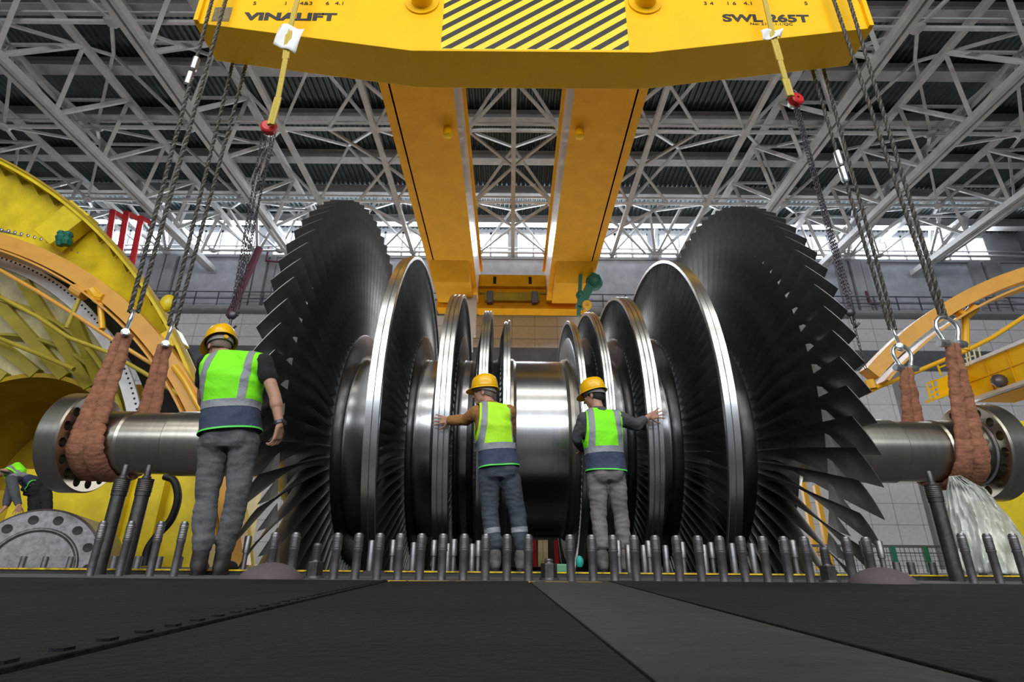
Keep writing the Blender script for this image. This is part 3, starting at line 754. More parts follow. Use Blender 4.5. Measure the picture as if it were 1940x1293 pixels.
while a < radians(64):
    c_, s_ = cos(a), sin(a)
    P = lambda r, Y: Vector((AXc+r*c_, Y, AZc+r*s_))
    t_ = Vector((-s_, 0, c_))*.018
    b = MB(); b.prism([(0, 0), (1, 0), (1, 1)], P(13.47, 10.78), P(13.61, 10.78)-P(13.47, 10.78), P(13.61, 10.42)-P(13.61, 10.80), t_)
    b.build('gusset', M['olive'], cas, smooth=False); a += radians(2.35)
# brackets
for px, py, rr in ((128, 425, 1.0), (318, 652, .62)):
    p = at(px, py, 10.6); a = atan2(p.z-AZc, p.x-AXc)
    d = Vector((cos(a), 0, sin(a))); t_ = Vector((-sin(a), 0, cos(a)))
    b = MB(); b.prism([(-.3*rr, -.55*rr), (.3*rr, -.55*rr), (.34*rr, .45*rr), (-.34*rr, .45*rr)], p-t_*0+Vector((0, .2, 0)), t_, d, (0, -.35, 0)); b.build('lifting_bracket', M['casing'], cas, smooth=False, bevel=.02)
p = at(318, 575, 10.5); b = MB(); b.ball(p, (.16, .12, .20)); b.build('lifting_eye', M['casing'], cas)
b = MB(); 
for dx, dz, r in ((0, 0, .13), (.10, .08, .1), (.12, -.08, .12), (-.06, .12, .08), (.0, -.12, .09)): b.ball(at(118, 452, 10.2)+Vector((dx, 0, dz)), r, 8)
thing('green_clamp', b, M['green'], 'small dark green clamp fixed to the yellow casing bracket', 'clamp')
# dotted bolt strip
r0 = (at(50, 447, 11)-Vector((BXc, 11, BZc))).length
b = MB(); b.arc(BXc, BZc, [(r0-.06, 10.96), (r0+.06, 10.96), (r0+.06, 11.0), (r0-.06, 11.0)], radians(62), radians(90), 40); st = b.build('bolt_strip', M['wallgrey'], cas)
b = MB()
for k in range(26): a = radians(62+k); b.ball((BXc+r0*cos(a), 10.95, BZc+r0*sin(a)), (.045, .03, .045), 8)
b.build('strip_bolts', M['galv'], st)['kind'] = 'stuff'
# orange arched monorail with posts and tubes
b = MB(); b.arc(BXc, BZc, [(9.14, 10.25), (9.46, 10.25), (9.46, 10.55), (9.14, 10.55)], a_floor(BZc, 9.3, .0), radians(80), 80); b.arc(BXc, BZc, [(9.06, 10.18), (9.10, 10.18), (9.10, 10.65), (9.06, 10.65)], a_floor(BZc, 9.2, .0), radians(80), 80)
b.build('arched_rail', M['orange'], cas)
def tub(pts, r, m, Y, name='rail_tube', cls=cas):
    b = MB(); b.tube([at(px, py, Y) for px, py in pts], r, 10); return b.build(name, m, cls)
tub([(-60, 488), (0, 512), (70, 552), (150, 602), (215, 645), (275, 682), (345, 722), (400, 760)], .042, M['orange'], 10.3)
tub([(-60, 540), (0, 563), (70, 600), (130, 640), (205, 668), (270, 705), (330, 742), (385, 775)], .042, M['olive'], 10.3)
tub([(-60, 628), (0, 642), (75, 672), (140, 700)], .05, M['olive'], 11.4)
tub([(150, 567), (126, 622)], .045, M['olive'], 10.3, 'rail_post'); tub([(190, 570), (194, 624)], .06, M['orange2'], 10.3, 'rail_post')
tub([(176, 552), (186, 566), (198, 568)], .12, M['orange2'], 10.3, 'post_foot'); tub([(140, 548), (160, 560)], .12, M['orange'], 10.3, 'post_foot')
tub([(330, 695), (350, 722), (372, 762), (395, 800)], .06, M['orange2'], 10.2, 'rail_post')
# black plate coloured as the shade of the gap, and the perforated ring
b = MB(); b.arc(CXc, CZc, [(6.45, 11.6), (7.6, 11.6), (7.6, 11.7), (6.45, 11.7)], radians(0), radians(100), 60); b.build('recess_shade', M['dark'], cas)
b = MB(); b.arc(CXc, CZc, [(6.33, 10.95), (6.60, 10.95), (6.60, 11.0), (6.33, 11.0)], radians(-1), radians(75), 80); rg = b.build('perforated_ring', M['white'], cas)
b = MB()
for k in range(70):
    a = radians(-1+k*1.08); b.lathe([(0, .0001), (0, .022), (.01, .022)], (CXc+6.53*cos(a), 10.94, CZc+6.53*sin(a)), (0, 1, 0), 8)
b.build('ring_holes', M['dark'], rg)['kind'] = 'stuff'
# cone between the perforated ring and the round opening
DX, DZ, DR = -10.76, 1.43, 2.62
vs = []; fs = []; n = 72
for k in range(n+1):
    a = radians(-18+160*k/n)
    vs += [(CXc+6.36*cos(a), 11.0, CZc+6.36*sin(a)), (DX+DR*cos(a)+.0, 12.2, DZ+DR*sin(a))]
for k in range(n): fs.append((2*k, 2*k+1, 2*k+3, 2*k+2))
b = MB(); b.add(vs, fs); b.build('diffuser_cone', M['cream'], cas)
for k in range(10):
    a = radians(-10+15*k)
    p = Vector((CXc+6.24*cos(a), 10.98, CZc+6.24*sin(a))); q = Vector((DX+(DR)*cos(a-.05), 12.05, DZ+(DR)*sin(a-.05)))
    b = MB(); b.beam(p, q, .24, .16, up=(0, -1, 0)); b.build('radial_rib', M['olive'], cas, smooth=False)
for k, rr in ((0, .33), (1, .66)):
    b = MB(); pts = []
    for j in range(40):
        a = radians(-16+150*j/39); pts.append(Vector((CXc+6.24*cos(a), 10.93, CZc+6.24*sin(a))).lerp(Vector((DX+DR*cos(a), 12.1, DZ+DR*sin(a))), rr))
    b.tube(pts, .05, 6); b.build('hoop_tube', M['olive'], cas)
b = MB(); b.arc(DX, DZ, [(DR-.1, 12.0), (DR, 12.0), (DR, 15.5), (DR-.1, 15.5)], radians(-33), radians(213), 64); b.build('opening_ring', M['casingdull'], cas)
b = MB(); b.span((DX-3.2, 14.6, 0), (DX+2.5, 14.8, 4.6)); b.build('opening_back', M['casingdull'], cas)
b = MB(); b.ball(at(28, 740, 14.4), (.25, .15, .25)); b.build('opening_boss', M['casingdull'], cas)
# lower yellow wall
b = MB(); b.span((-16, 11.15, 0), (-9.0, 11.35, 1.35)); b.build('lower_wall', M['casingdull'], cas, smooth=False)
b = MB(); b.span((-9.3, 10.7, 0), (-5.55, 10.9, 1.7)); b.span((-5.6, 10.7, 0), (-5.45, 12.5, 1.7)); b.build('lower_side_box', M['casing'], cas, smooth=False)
b = MB(); b.span((-7.2, 10.55, .08), (-7.1, 10.7, 1.7)); b.span((-6.45, 10.5, .08), (-6.4, 10.7, 1.7)); b.build('side_box_rib', M['casing'], cas, smooth=False)
b = MB(); b.tube(smooth_path([at(312, 903, 9.4), at(330, 912, 9.4), at(337, 945, 9.4), at(324, 985, 9.4), at(298, 1015, 9.4), at(280, 1042, 9.4), at(274, 1073, 9.4)]), .06, 12)
thing('black_hose', b, M['black'], 'thick black curved hose rising in front of the yellow casing', 'hose')

# yellow casing and arched rail at the right
cas2 = empty('turbine_casing', (11, 10.5, 0), 'yellow casing with an orange arched rail at the right edge', 'turbine casing')
RX, RZ = 13.80, -3.30
b = MB(); b.arc(RX, RZ, [(9.50, 10.3), (9.78, 10.3), (9.78, 10.6), (9.50, 10.6)], radians(75), radians(134), 80); b.arc(RX, RZ, [(9.36, 10.2), (9.40, 10.2), (9.40, 10.7), (9.36, 10.7)], radians(75), radians(134), 80)
b.build('arched_rail', M['orange'], cas2)
tub([(1640, 745), (1665, 733), (1740, 703), (1830, 665), (1880, 640), (1960, 588), (2020, 555)], .045, M['orange2'], 10.5, 'rail_tube', cas2)
tub([(1829, 600), (1829, 628), (1829, 665)], .07, M['orange2'], 10.5, 'rail_post', cas2); tub([(1812, 590), (1829, 600), (1846, 584)], .10, M['orange2'], 10.5, 'post_foot', cas2)
tub([(1644, 722), (1650, 738)], .12, M['orange2'], 10.5, 'post_foot', cas2)
b = MB(); p = at(1700, 1000, 9.6); b.span((at(1862, 1000, 9.8).x, 9.7, 0), (16, 9.95, at(1900, 905, 9.8).z)); b.build('casing_body', M['casing'], cas2, bevel=.05)
b = MB(); z = at(1930, 1003, 9.8).z; b.span((8.8, 9.66, z), (16, 9.7, z+.03)); b.build('casing_joint', M['green'], cas2)
b = MB(); p = at(1930, 800, 11.5); b.span((p.x-.1, 11.4, 0), (16, 11.8, p.z)); b.build('rear_panel', M['casing'], cas2)

# yellow machine with railings beyond, at the right
g = empty('yellow_crane_bridge', at(1833, 760, 20), 'bright yellow crane bridge with railed end platform in the right background', 'crane')
zt_ = 7.45
A = at(1828, 697, 20); z0_ = A.z
def onz(px, py, z): d = ray(px, py); return d*((z-HC)/d.z)+Vector((0, 0, HC))
Bq = onz(1940, 651, z0_); d = (Bq-A); Bq = A+d*2.2
dn = Vector((0, 0, -1)); n_ = d.normalized().cross(dn); n_.normalize()
if n_.y < 0: n_ = -n_
b = MB(); b.prism([(0, 0), (0, -1.22)] [::1]+[(d.length*2.2, -1.22), (d.length*2.2, 0)], A, d.normalized(), (0, 0, 1), n_*1.6); b.build('bridge_panel', M['yellow'], g, smooth=False)
b = MB(); b.beam(A+Vector((0, 0, .05))-n_*.05, Bq+Vector((0, 0, .05))-n_*.05, .16, .12); b.build('top_edge', M['white'], g, smooth=False)
b = MB(); b.beam(A-Vector((0, 0, 1.3))-n_*.1, Bq-Vector((0, 0, 1.3))-n_*.1, .3, .12); b.build('bottom_edge', M['girderside'], g, smooth=False)
b = MB(); b.prism([(0, 0), (d.length*2.2, 0), (d.length*2.2, -1.5), (0, -1.5)], A-Vector((0, 0, 1.36)), d.normalized(), n_*-1, (0, 0, .1)); b.build('underside', M['girder'], g, smooth=False)
b = MB(); 
for k in range(1, 8): p = A+d.normalized()*(k*.9); b.beam(p-n_*.02, p-n_*.02-Vector((0, 0, 1.25)), .04, .03)
b.beam(A-n_*.02-Vector((0, 0, .6)), Bq-n_*.02-Vector((0, 0, .6)), .03, .03); b.build('panel_ribs', M['orange2'], g, smooth=False)
b = MB(); b.add([at(1775, 720, 19.5), at(1812, 703, 19.5), at(1820, 741, 19.5), at(1780, 757, 19.5)]+[at(1775, 720, 20.8), at(1812, 703, 20.8), at(1820, 741, 20.8), at(1780, 757, 20.8)], [(0, 1, 2, 3), (7, 6, 5, 4), (0, 4, 5, 1), (1, 5, 6, 2), (2, 6, 7, 3), (3, 7, 4, 0)]); b.build('end_cabinet', M['yellow'], g, smooth=False)
b = MB(); b.beam(at(1762, 759, 19.4), at(1822, 739, 19.4), .5, .1); b.build('platform', M['yellow'], g, smooth=False)
def rails(segs, r=.035, Y=19.4):
    b = MB()
    for a_, c_ in segs: b.tube([at(*a_, Y), at(*c_, Y)], r, 6)
    return b
rails([((1775, 688), (1783, 712)), ((1775, 686), (1797, 677)), ((1792, 680), (1799, 704)), ((1797, 677), (1803, 700)), ((1779, 697), (1803, 688)), ((1756, 729), (1763, 757)), ((1756, 727), (1775, 720)), ((1766, 724), (1772, 753)), ((1759, 740), (1776, 733)), ((1762, 750), (1778, 742))]).build('end_railing', M['yellow'], g)
rails([((1828, 655), (1834, 694)), ((1834, 657), (1840, 691)), ((1844, 660), (1850, 688)), ((1853, 655), (1859, 684)), ((1828, 680), (1846, 674))], .03).build('ladder', M['cream'], g)
b = MB(); b.ball(at(1893, 722, 18.6), (.28, .2, .25), 10); b.build('flood_lamp', M['thread'], g)

# ------------------------------------------------------------------ floor level: mats, plates, curb
def matquad(name, pts, z, th, m, label, cat, grp=None):
    P = [on(px, py, z+th) for px, py in pts]; b = MB()
    b.prism([(p.x, p.y) for p in P], (0, 0, z), (1, 0, 0), (0, 1, 0), (0, 0, th)); o = thing(name, b, m, label, cat, grp, smooth=False, bevel=.002); return o
def mline(px0, py0, px1, py1, y): return px0+(px1-px0)*(y-py0)/(py1-py0)
FAR = 1101
# world coordinates of the seams
def P2(px, py): p = on(px, py, .008); return (p.x, p.y)
s1a, s1b = P2(735, FAR), P2(0, 1272); s2a, s2b = P2(1003, FAR), P2(1250, 1290); s3a, s3b = P2(1150, FAR), P2(1885, 1292)
def extd(a, b_, t): return (a[0]+(b_[0]-a[0])*t, a[1]+(b_[1]-a[1])*t)
fy = (s1a[1]+s2a[1])/2
def slab(name, poly, th, m, label, cat, grp, z=0):
    b = MB(); b.prism(poly, (0, 0, z), (1, 0, 0), (0, 1, 0), (0, 0, th)); return thing(name, b, m, label, cat, grp, smooth=False, bevel=.0015)
e1, e2, e3 = extd(s1a, s1b, 1.25), extd(s2a, s2b, 1.25), extd(s3a, s3b, 1.3)
slab('rubber_mat', [s1a, (-6.5, fy), (-6.5, -1), (e1[0]-.5, -1), e1], .010, M['mat'], 'black ribbed rubber mat covering the floor at the left, in front of the studs', 'floor mat', 'black floor mats')
slab('rubber_mat', [(s1a[0]+.01, s1a[1]), (s2a[0]-.008, s2a[1]), (e2[0]-.004, e2[1]), (e2[0], -1), (e1[0]-.4, -1), (e1[0]+.006, e1[1]-.004)], .007, M['mat'], 'black rubber mat in the middle between the two diagonal seams', 'floor mat', 'black floor mats')
slab('floor_plate', [s2a, s3a, e3, (e3[0], -1), (e2[0], -1), e2], .006, M['plate'], 'worn brownish floor plate widening towards the lower right corner', 'floor plate', None)
slab('rubber_mat', [(s3a[0]+.004, s3a[1]), (6.8, fy), (6.8, -1), (e3[0], -1), (e3[0]+.004, e3[1]+.003)], .008, M['mat'], 'black rubber mat covering the floor at the right side', 'floor mat', 'black floor mats')
b = MB()
n = 44
for k in range(n):
    t0 = k/n; a = extd(s1a, e1, t0); dx, dy = e1[0]-s1a[0], e1[1]-s1a[1]; L_ = sqrt(dx*dx+dy*dy)
    b.box((a[0]-.012*dy/L_*-1*0-.014, a[1]+.006, .0095), (.016, .012, .006), atan2(dy, dx))
thing('mat_edge_ribs', b, M['mat'], 'row of small moulded ribs along the left diagonal mat seam', 'mat edge', None, 'stuff', smooth=False)
# dashed yellow marking at the far edge of the mats
b = MB(); x = -2.6; random.seed(3)
while x < 2.9:
    L_ = random.uniform(.04, .22); b.span((x, fy+.02+.005*sin(x*4), 0), (x+L_, fy+.045+.005*sin(x*4), .0065)); x += L_+random.uniform(.01, .05)
thing('yellow_floor_marking', b, mat('worn_yellow_marking', (.70, .42, .01), .6), 'broken yellow marking line along the far edge of the mats', 'floor marking', None, smooth=False)
# curb of the casing flange with its yellow edge
b = MB(); b.span((-9, 4.14, 0), (10, 4.25, .034)); thing('casing_flange_curb', b, M['casingfloor'], 'low dark steel curb of the lower casing running behind the studs', 'curb', None, smooth=False)
b = MB(); x = -9
random.seed(5)
while x < 10:
    L_ = random.uniform(.2, .9); b.span((x, 4.13, .026+.002*random.random()), (min(10, x+L_), 4.16, .036)); x += L_+random.choice((0, 0, .02, .06, .15))
thing('yellow_edge_stripe', b, mat('chipped_yellow_paint', (.80, .50, .01), .5, var=.6, vscale=18), 'chipped yellow stripe on the top edge of the curb', 'edge marking', None, smooth=False)
# platform inside the casing, the workers stand on it
b = MB(); b.span((-1.02, 4.25, -.3), (1.76, 5.40, .03)); struct('floor_platform', b, M['casingfloor'], smooth=False)
b = MB(); b.span((XL-.3, 10.7, 0), (XR+.3, 11.1, .05)); struct('floor_rear_sill', b, M['casingfloor'], smooth=False)

# ------------------------------------------------------------------ studs
def stud_me(H, R, style):
    b = MB()
    if style == 0:      # tall front stud: plain shank, collar, threaded head
        pr = [(0, R*.86), (H*.60, R*.86), (H*.62, R*.98), (H*.66, R*.98), (H*.665, R*.9)]
        k = .68
        while k < .92: pr += [(H*k, R*.92), (H*(k+.008), R*1.0), (H*(k+.016), R*.92)]; k += .03
        pr += [(H*.93, R*.9), (H*.965, R*.9), (H*.968, R*.72), (H*.997, R*.66), (H, .0001)]
    elif style == 1:    # slim bright rod with sleeve
        pr = [(0, R*.72), (H*.48, R*.72), (H*.485, R), (H*.97, R), (H, R*.8), (H, .0001)]
    elif style == 2:    # big lifting screw with narrow end
        pr = [(0, R*.86), (H*.70, R*.86), (H*.705, R*.94), (H*.74, R*.94)]
        k = .745
        while k < .86: pr += [(H*k, R*.95), (H*(k+.005), R), (H*(k+.010), R*.95)]; k += .018
        pr += [(H*.865, R), (H*.87, R*.55), (H*.89, R*.55), (H*.895, R*.42), (H*.99, R*.42), (H, R*.36), (H, .0001)]
    elif style == 3:    # short plain stub
        pr = [(0, R), (H*.96, R), (H, R*.85), (H, .0001)]
    elif style == 4:    # thread above a hexagon nut
        pr = [(0, R*.8), (H*.45, R*.8), (H*.46, R*.62), (H*.97, R*.62), (H, R*.5), (H, .0001)]
    b.lathe(pr, (0, 0, 0), (0, 0, 1), 20); return b
def mk(b, name, m):
    me = bpy.data.meshes.new(name); me.from_pydata([tuple(v) for v in b.v], [], b.f); me.materials.append(m)
    bm = bmesh.new(); bm.from_mesh(me); bmesh.ops.recalc_face_normals(bm, faces=bm.faces); bm.to_mesh(me); bm.free()
    me.polygons.foreach_set('use_smooth', [True]*len(me.polygons)); me.set_sharp_from_angle(angle=radians(40)); return me
def ordn(i):
    W = ['first', 'second', 'third', 'fourth', 'fifth', 'sixth', 'seventh', 'eighth', 'ninth', 'tenth', 'eleventh', 'twelfth', 'thirteenth', 'fourteenth', 'fifteenth', 'sixteenth', 'seventeenth', 'eighteenth', 'nineteenth', 'twentieth']
    if i < 20: return W[i]
    T = {2: 'twenty', 3: 'thirty', 4: 'forty', 5: 'fifty'}
    return T[(i+1)//10]+(('-'+W[(i+1) % 10-1]) if (i+1) % 10 else 'th')
front = mk(stud_me(.240, .0275, 0), 'threaded_stud', M['stud'])
frontL = mk(stud_me(.315, .026, 0), 'threaded_stud', M['stud'])
frontR = mk(stud_me(.275, .026, 0), 'threaded_stud', M['stud'])
def put(name, me, loc, label, cat, grp, lean=0):
    o = bpy.data.objects.new(name, me); COL.objects.link(o); o.location = loc; o.rotation_euler = (0, 0, random.uniform(0, 6)); tag(o, label, cat, grp); return o
# four studs at the left, then the long row, then three at the right
for i, px in enumerate((170, 225, 283, 329)):
    p = at(px, 1090, 3.62); put('threaded_stud', frontL, (p.x, 3.62, 0), '%s from the left of the four slanting steel studs left of the tall worker' % ordn(i).capitalize(), 'stud', 'front studs')
row = [509, 549, 631, 672, 713, 753, 794, 836, 877, 919, 960, 1001, 1082, 1124, 1165, 1206, 1247, 1288, 1330, 1372, 1413, 1455, 1496, 1536, 1617, 1656]
YR = 3.30
for i, px in enumerate(row):
    p = at(px, 1098, YR)
    q = 'before the worker pushing left' if px in (919, 960, 1001) else 'before the worker reaching right' if px in (1124, 1165, 1206) else ''
    put('threaded_stud', front, (p.x, YR, 0), '%s stud from the left in the long front row%s' % (ordn(i), (' '+q) if q else ''), 'stud', 'front studs')
for i, px in enumerate((1845, 1895, 1945)):
    p = at(px, 1104, 3.5); put('threaded_stud', frontR, (p.x, 3.5, 0), ['Leftmost', 'Middle', 'Rightmost'][i]+' of the three studs before the plastic sheet', 'stud', 'front studs')
# second row, slimmer
slim = mk(stud_me(.225, .024, 1), 'guide_rod', M['stud']); slim2 = mk(stud_me(.20, .024, 3), 'guide_rod', M['stud'])
back = [(460, 0), (700, 1), (741, 0), (781, 1), (820, 0), (847, 1), (858, 0), (893, 1), (905, 0), (1174, 0), (1192, 1), (1222, 1), (1232, 0), (1264, 1), (1297, 0), (1338, 1), (1352, 0), (1392, 1), (1430, 1), (1510, 0), (1645, 0), (1676, 0)]
for i, (px, s_) in enumerate(back):
    Y = 4.6 if i % 3 else 4.4
    if not (-.95 < at(px, 1080, Y).x < 1.7): Y = 4.20
    p = at(px, 1080, Y); sl_ = slim if s_ == 0 else slim2
    put('guide_rod', sl_, (p.x, Y, .034 if Y < 4.25 else .03), '%s rod from the left in the slimmer row behind the front studs' % ordn(i), 'rod', 'slim rods behind the studs')
# tall jacking screws
big = mk(stud_me(.72, .052, 2), 'jacking_screw', M['studdark'])
for i, (px, Y, lab_) in enumerate(((190, 4.0, 'tall dark steel jacking screw under the left shaft end, left of a pair'), (237, 4.0, 'tall dark steel jacking screw under the left shaft end, right of a pair'), (1806, 4.0, 'tall dark jacking screw left of the plastic sheet'))):
    p = at(px, 1070, Y); put('jacking_screw', big, (p.x, Y, 0), lab_, 'jacking screw', 'jacking screws')
# hexagon nuts on studs
for px, lab_ in ((595, 'fat hexagon nut on a threaded stud in front of the left blades'), (1040, 'fat hexagon nut on a stud in the middle gap of the front row'), (1570, 'fat hexagon nut on a stud in front of the right blades')):
    Y = 3.5; p = at(px, 1090, Y); c0 = Vector((p.x, Y, 0)); t = empty('hexagon_nut', c0, lab_, 'nut', 'fat nuts on studs')
    b = MB(); b.lathe([(0, .058), (.012, .058), (.012, .03)], c0, (0, 0, 1), 24); b.build('washer', M['stud'], t)
    b = MB(); b.lathe([(.012, .0001), (.012, .048), (.085, .048), (.09, .044), (.09, .0001)], c0, (0, 0, 1), 6); b.build('nut', M['studdark'], t, ang=20)
    h = .19 if px != 1040 else .115
    b = MB(); pr = [(.09, .026)]; k = .10
    while k < h-.01: pr += [(k, .024), (k+.003, .028), (k+.006, .024)]; k += .009
    pr += [(h, .022), (h, .0001)]; b.lathe(pr, c0, (0, 0, 1), 20); b.build('stud', M['thread'], t)
# stubs behind
stub = mk(stud_me(.13, .032, 3), 'short_stub', M['stud'])
stubs = [(42, 6.6, 0), (84, 6.6, 0), (132, 6.6, 0), (215, 5.6, 1), (260, 5.6, 1), (300, 5.6, 1), (338, 5.6, 1), (1698, 5.4, 2), (1725, 5.4, 2), (1765, 5.4, 2), (1812, 5.2, 2), (1857, 5.2, 2), (1900, 5.2, 2)]
where_ = ['before the grey ring at far left', 'behind the left slanting studs', 'near the mesh fence and plastic sheet']
for i, (px, Y, g_) in enumerate(stubs):
    p = at(px, 1070, Y); n_ = sum(1 for s_ in stubs[:i] if s_[2] == g_)
    put('short_stub', stub, (p.x, Y, 0), 'short stub %s, %s from left' % (where_[g_], ordn(n_)), 'stub', 'short stubs on the casing flange')
# mauve domes
for px, w_, lab_ in ((508, 118, 'mauve grey low dome cap on the floor at the left by the boots'), (1678, 118, 'mauve grey low dome cap on the floor at the right')):
    p = at(px, 1098, 2.95); R_ = w_/2/FPX*2.75; b = MB()
    b.lathe([(0, R_), (.012, R_*.985), (.035, R_*.86), (.062, R_*.60), (.078, R_*.3), (.083, .0001)], (p.x, 2.98, 0), (0, 0, 1), 40)
    thing('dome_cap', b, M['dome'], lab_, 'dome cap', 'mauve domes', ang=60)

# ------------------------------------------------------------------ grey flange ring far left
t = empty('coupling_ring', at(62, 1066, 8.0), 'grey steel coupling ring with bolt holes standing at the far left', 'coupling')
c0 = at(62, 1066, 8.0); c0.z = .05; axn = Vector((.42, -1, .02)).normalized()
b = MB(); b.lathe([(0, .0001), (0, .46), (-.02, .49), (-.02, .50), (0, .52), (0, .74), (.04, .77), (1.6, .77), (1.6, .0001)], c0, axn*-1, 64); o = b.build('ring_body', M['stud'], t, ang=25)
b = MB()
x_, y_ = frame(axn)
for k in range(14):
    a = 2*pi*k/14; b.lathe([(0, .0001), (.006, .06), (-.02, .06)], c0+(x_*cos(a)+y_*sin(a))*.63, axn, 16)
b.build('bolt_holes', M['hole'], t)['kind'] = 'stuff'
t.location.z = 0
for o in t.children: o.location.z += 0
# plastic sheet
vs = []; fs = []; nu, nv = 60, 44; Yp = 5.0
L = [(1798, 903), (1793, 930), (1795, 980), (1797, 1030), (1800, 1085)]; Rr = [(1818, 901), (1868, 928), (1912, 980), (1948, 1030), (1985, 1090)]
def lerp_path(P, t):
    s_ = t*(len(P)-1); i = min(int(s_), len(P)-2); f = s_-i; return (P[i][0]+(P[i+1][0]-P[i][0])*f, P[i][1]+(P[i+1][1]-P[i][1])*f)
for j in range(nv+1):
    v = j/nv; a, c = lerp_path(L, v), lerp_path(Rr, v)
    for i in range(nu+1):
        u = i/nu; px, py = a[0]+(c[0]-a[0])*u, a[1]+(c[1]-a[1])*u
        dep = Yp-.30*sin(pi*u)*v+.10*noise.noise(Vector((u*5*(1+v), v*2.0, 3)))*(.3+v)+.05*noise.noise(Vector((u*14, v*6, 8)))
        vs.append(at(px, min(py, 1088), dep))
for j in range(nv):
    for i in range(nu): a = j*(nu+1)+i; fs.append((a, a+1, a+nu+2, a+nu+1))
b = MB(); b.add(vs, fs); o = thing('plastic_sheet', b, M['plastic'], 'crumpled clear plastic sheet draped into a peak at the right', 'plastic sheet'); o.modifiers.new('s', 'SOLIDIFY').thickness = .002
# mesh fence
t = empty('mesh_fence', at(1740, 1068, 11.5), 'low green wire mesh fence panel at the right beyond the pit', 'fence')
p0, p1 = at(1672, 1024, 11.6), at(1800, 1020, 11.6); zt2 = p1.z; x0_, x1_ = p0.x-1.5, p1.x+.4
b = MB(); b.beam((x0_, 11.6, zt2), (x1_, 11.6, zt2), .05, .05); b.beam((x0_, 11.6, zt2-.12), (x1_, 11.6, zt2-.12), .02, .02)
for k in range(int((x1_-x0_)/.09)): x = x0_+k*.09; b.beam((x, 11.6, .05), (x, 11.6, zt2), .008, .008)
for k in range(5): b.beam((x0_, 11.6, .1+k*.09), (x1_, 11.6, .1+k*.09), .008, .008)
b.build('mesh_panel', M['railgrey'], t, smooth=False)['kind'] = 'stuff'
for px in (1752, 1690):
    x = at(px, 1040, 11.6).x; b = MB(); b.beam((x, 11.6, 0), (x, 11.6, zt2), .1, .06); b.build('fence_post', M['green'], t, smooth=False)
t.location.z = 0
for o in t.children: o.location.z = wloc(o).z*0+o.location.z
# clutter seen under the rotor
def junk(name, a, c, Y, dep, m, label, cat):
    p, q = at(*a, Y), at(*c, Y); b = MB(); b.span((p.x, Y, 0.02), (q.x, Y+dep, p.z)); return thing(name, b, m, label, cat, smooth=False, bevel=.01)
junk('green_box', (1052, 1069), (1078, 1082), 5.0, .1, M['palegreen'], 'small pale green box on the casing between the two pushing workers', 'box')
for i, (px, c_) in enumerate(((1012, 'red'), (1053, 'red'))):
    b = MB(); b.beam(at(px, 1024, 11.5), Vector((at(px+2, 1066, 11.5).x, 11.5, 0)), .07, .07); thing('red_strap', b, M['red'], 'red strap hanging beyond the rotor, %s one' % ('left' if i == 0 else 'right'), 'strap', smooth=False)
for i, px in enumerate((1024, 1033, 1066)):
    b = MB(); b.beam(at(px, 1024, 11.8), Vector((at(px+(4 if i == 2 else 0), 1066, 11.8).x, 11.8, 0)), .10, .07); thing('support_post', b, M['cream'] if i < 2 else M['galv'], 'pale post standing beyond the rotor, %s of three between the workers' % ['left', 'middle', 'right'][i], 'post', smooth=False)
b = MB(); b.ball(at(1098, 1065, 5.1), (.035, .03, .05), 10); thing('teal_cup', b, mat('teal_plastic', (.02, .35, .30), .5), 'small teal rubber cup left of the right worker boots', 'cup')
b = MB(); b.span((-1.2, 12.3, 0), (2.0, 12.9, .95)); thing('dark_backdrop', b, M['black'], 'added black crate on the hall floor beyond the rotor, behind the red straps', 'backdrop', bevel=.02)  # black box added to hide the bright far wall under the rotor
for i, (px, py, Yj) in enumerate(((1528, 940, 24), (1560, 985, 24))):
    b = MB(); b.span((at(px, py, 24).x-.09, 24, 0), (at(px, py, 24).x+.09, 24.2, at(px, 880+i*40, 24).z)); thing('orange_post', b, M['orange2'], 'orange post behind the right wheel, %s' % ('left one' if not i else 'right one'), 'post', smooth=False)
# ------------------------------------------------------------------ people
def cap(b, p, q, r0, r1, n=14):
    """tapered rounded limb"""
    p, q = Vector(p), Vector(q); d = (q-p); L = d.length; d = d/L
    prof = []
    for k in range(5): a = pi/2*k/4; prof.append((-r0*cos(a), max(1e-4, r0*sin(a))))
    for k in range(5): a = pi/2*(1-k/4); prof.append((L+r1*cos(a), max(1e-4, r1*sin(a))))
    b.lathe(prof, p, d, n)
def ell(b, c, R, Rm=None, n=18):
    k = len(b.v); b.ball((0, 0, 0), R, n); c = Vector(c)
    for i in range(k, len(b.v)):
        v = Vector(b.v[i]); v = (Rm @ v) if Rm is not None else v; b.v[i] = tuple(v+c)
def loft(b, secs, n=28):
    """secs: (centre, rx, ry, yaw, squareness) horizontal-ish ellipses, closed at both ends"""
    vs = []; fs = []; m = len(secs)
    for (c, rx, ry, yaw) in secs:
        c = Vector(c)
        for k in range(n):
            a = 2*pi*k/n; ca, sa = cos(a), sin(a); e = .82
            x = rx*math.copysign(abs(ca)**e, ca); y = ry*math.copysign(abs(sa)**e, sa)
            vs.append(c+Vector((x*cos(yaw)-y*sin(yaw), x*sin(yaw)+y*cos(yaw), 0)))
    for i in range(m-1):
        for k in range(n): fs.append((i*n+k, i*n+(k+1) % n, (i+1)*n+(k+1) % n, (i+1)*n+k))
    fs.append(tuple(range(n))); fs.append(tuple((m-1)*n+k for k in range(n)))
    b.add(vs, fs)
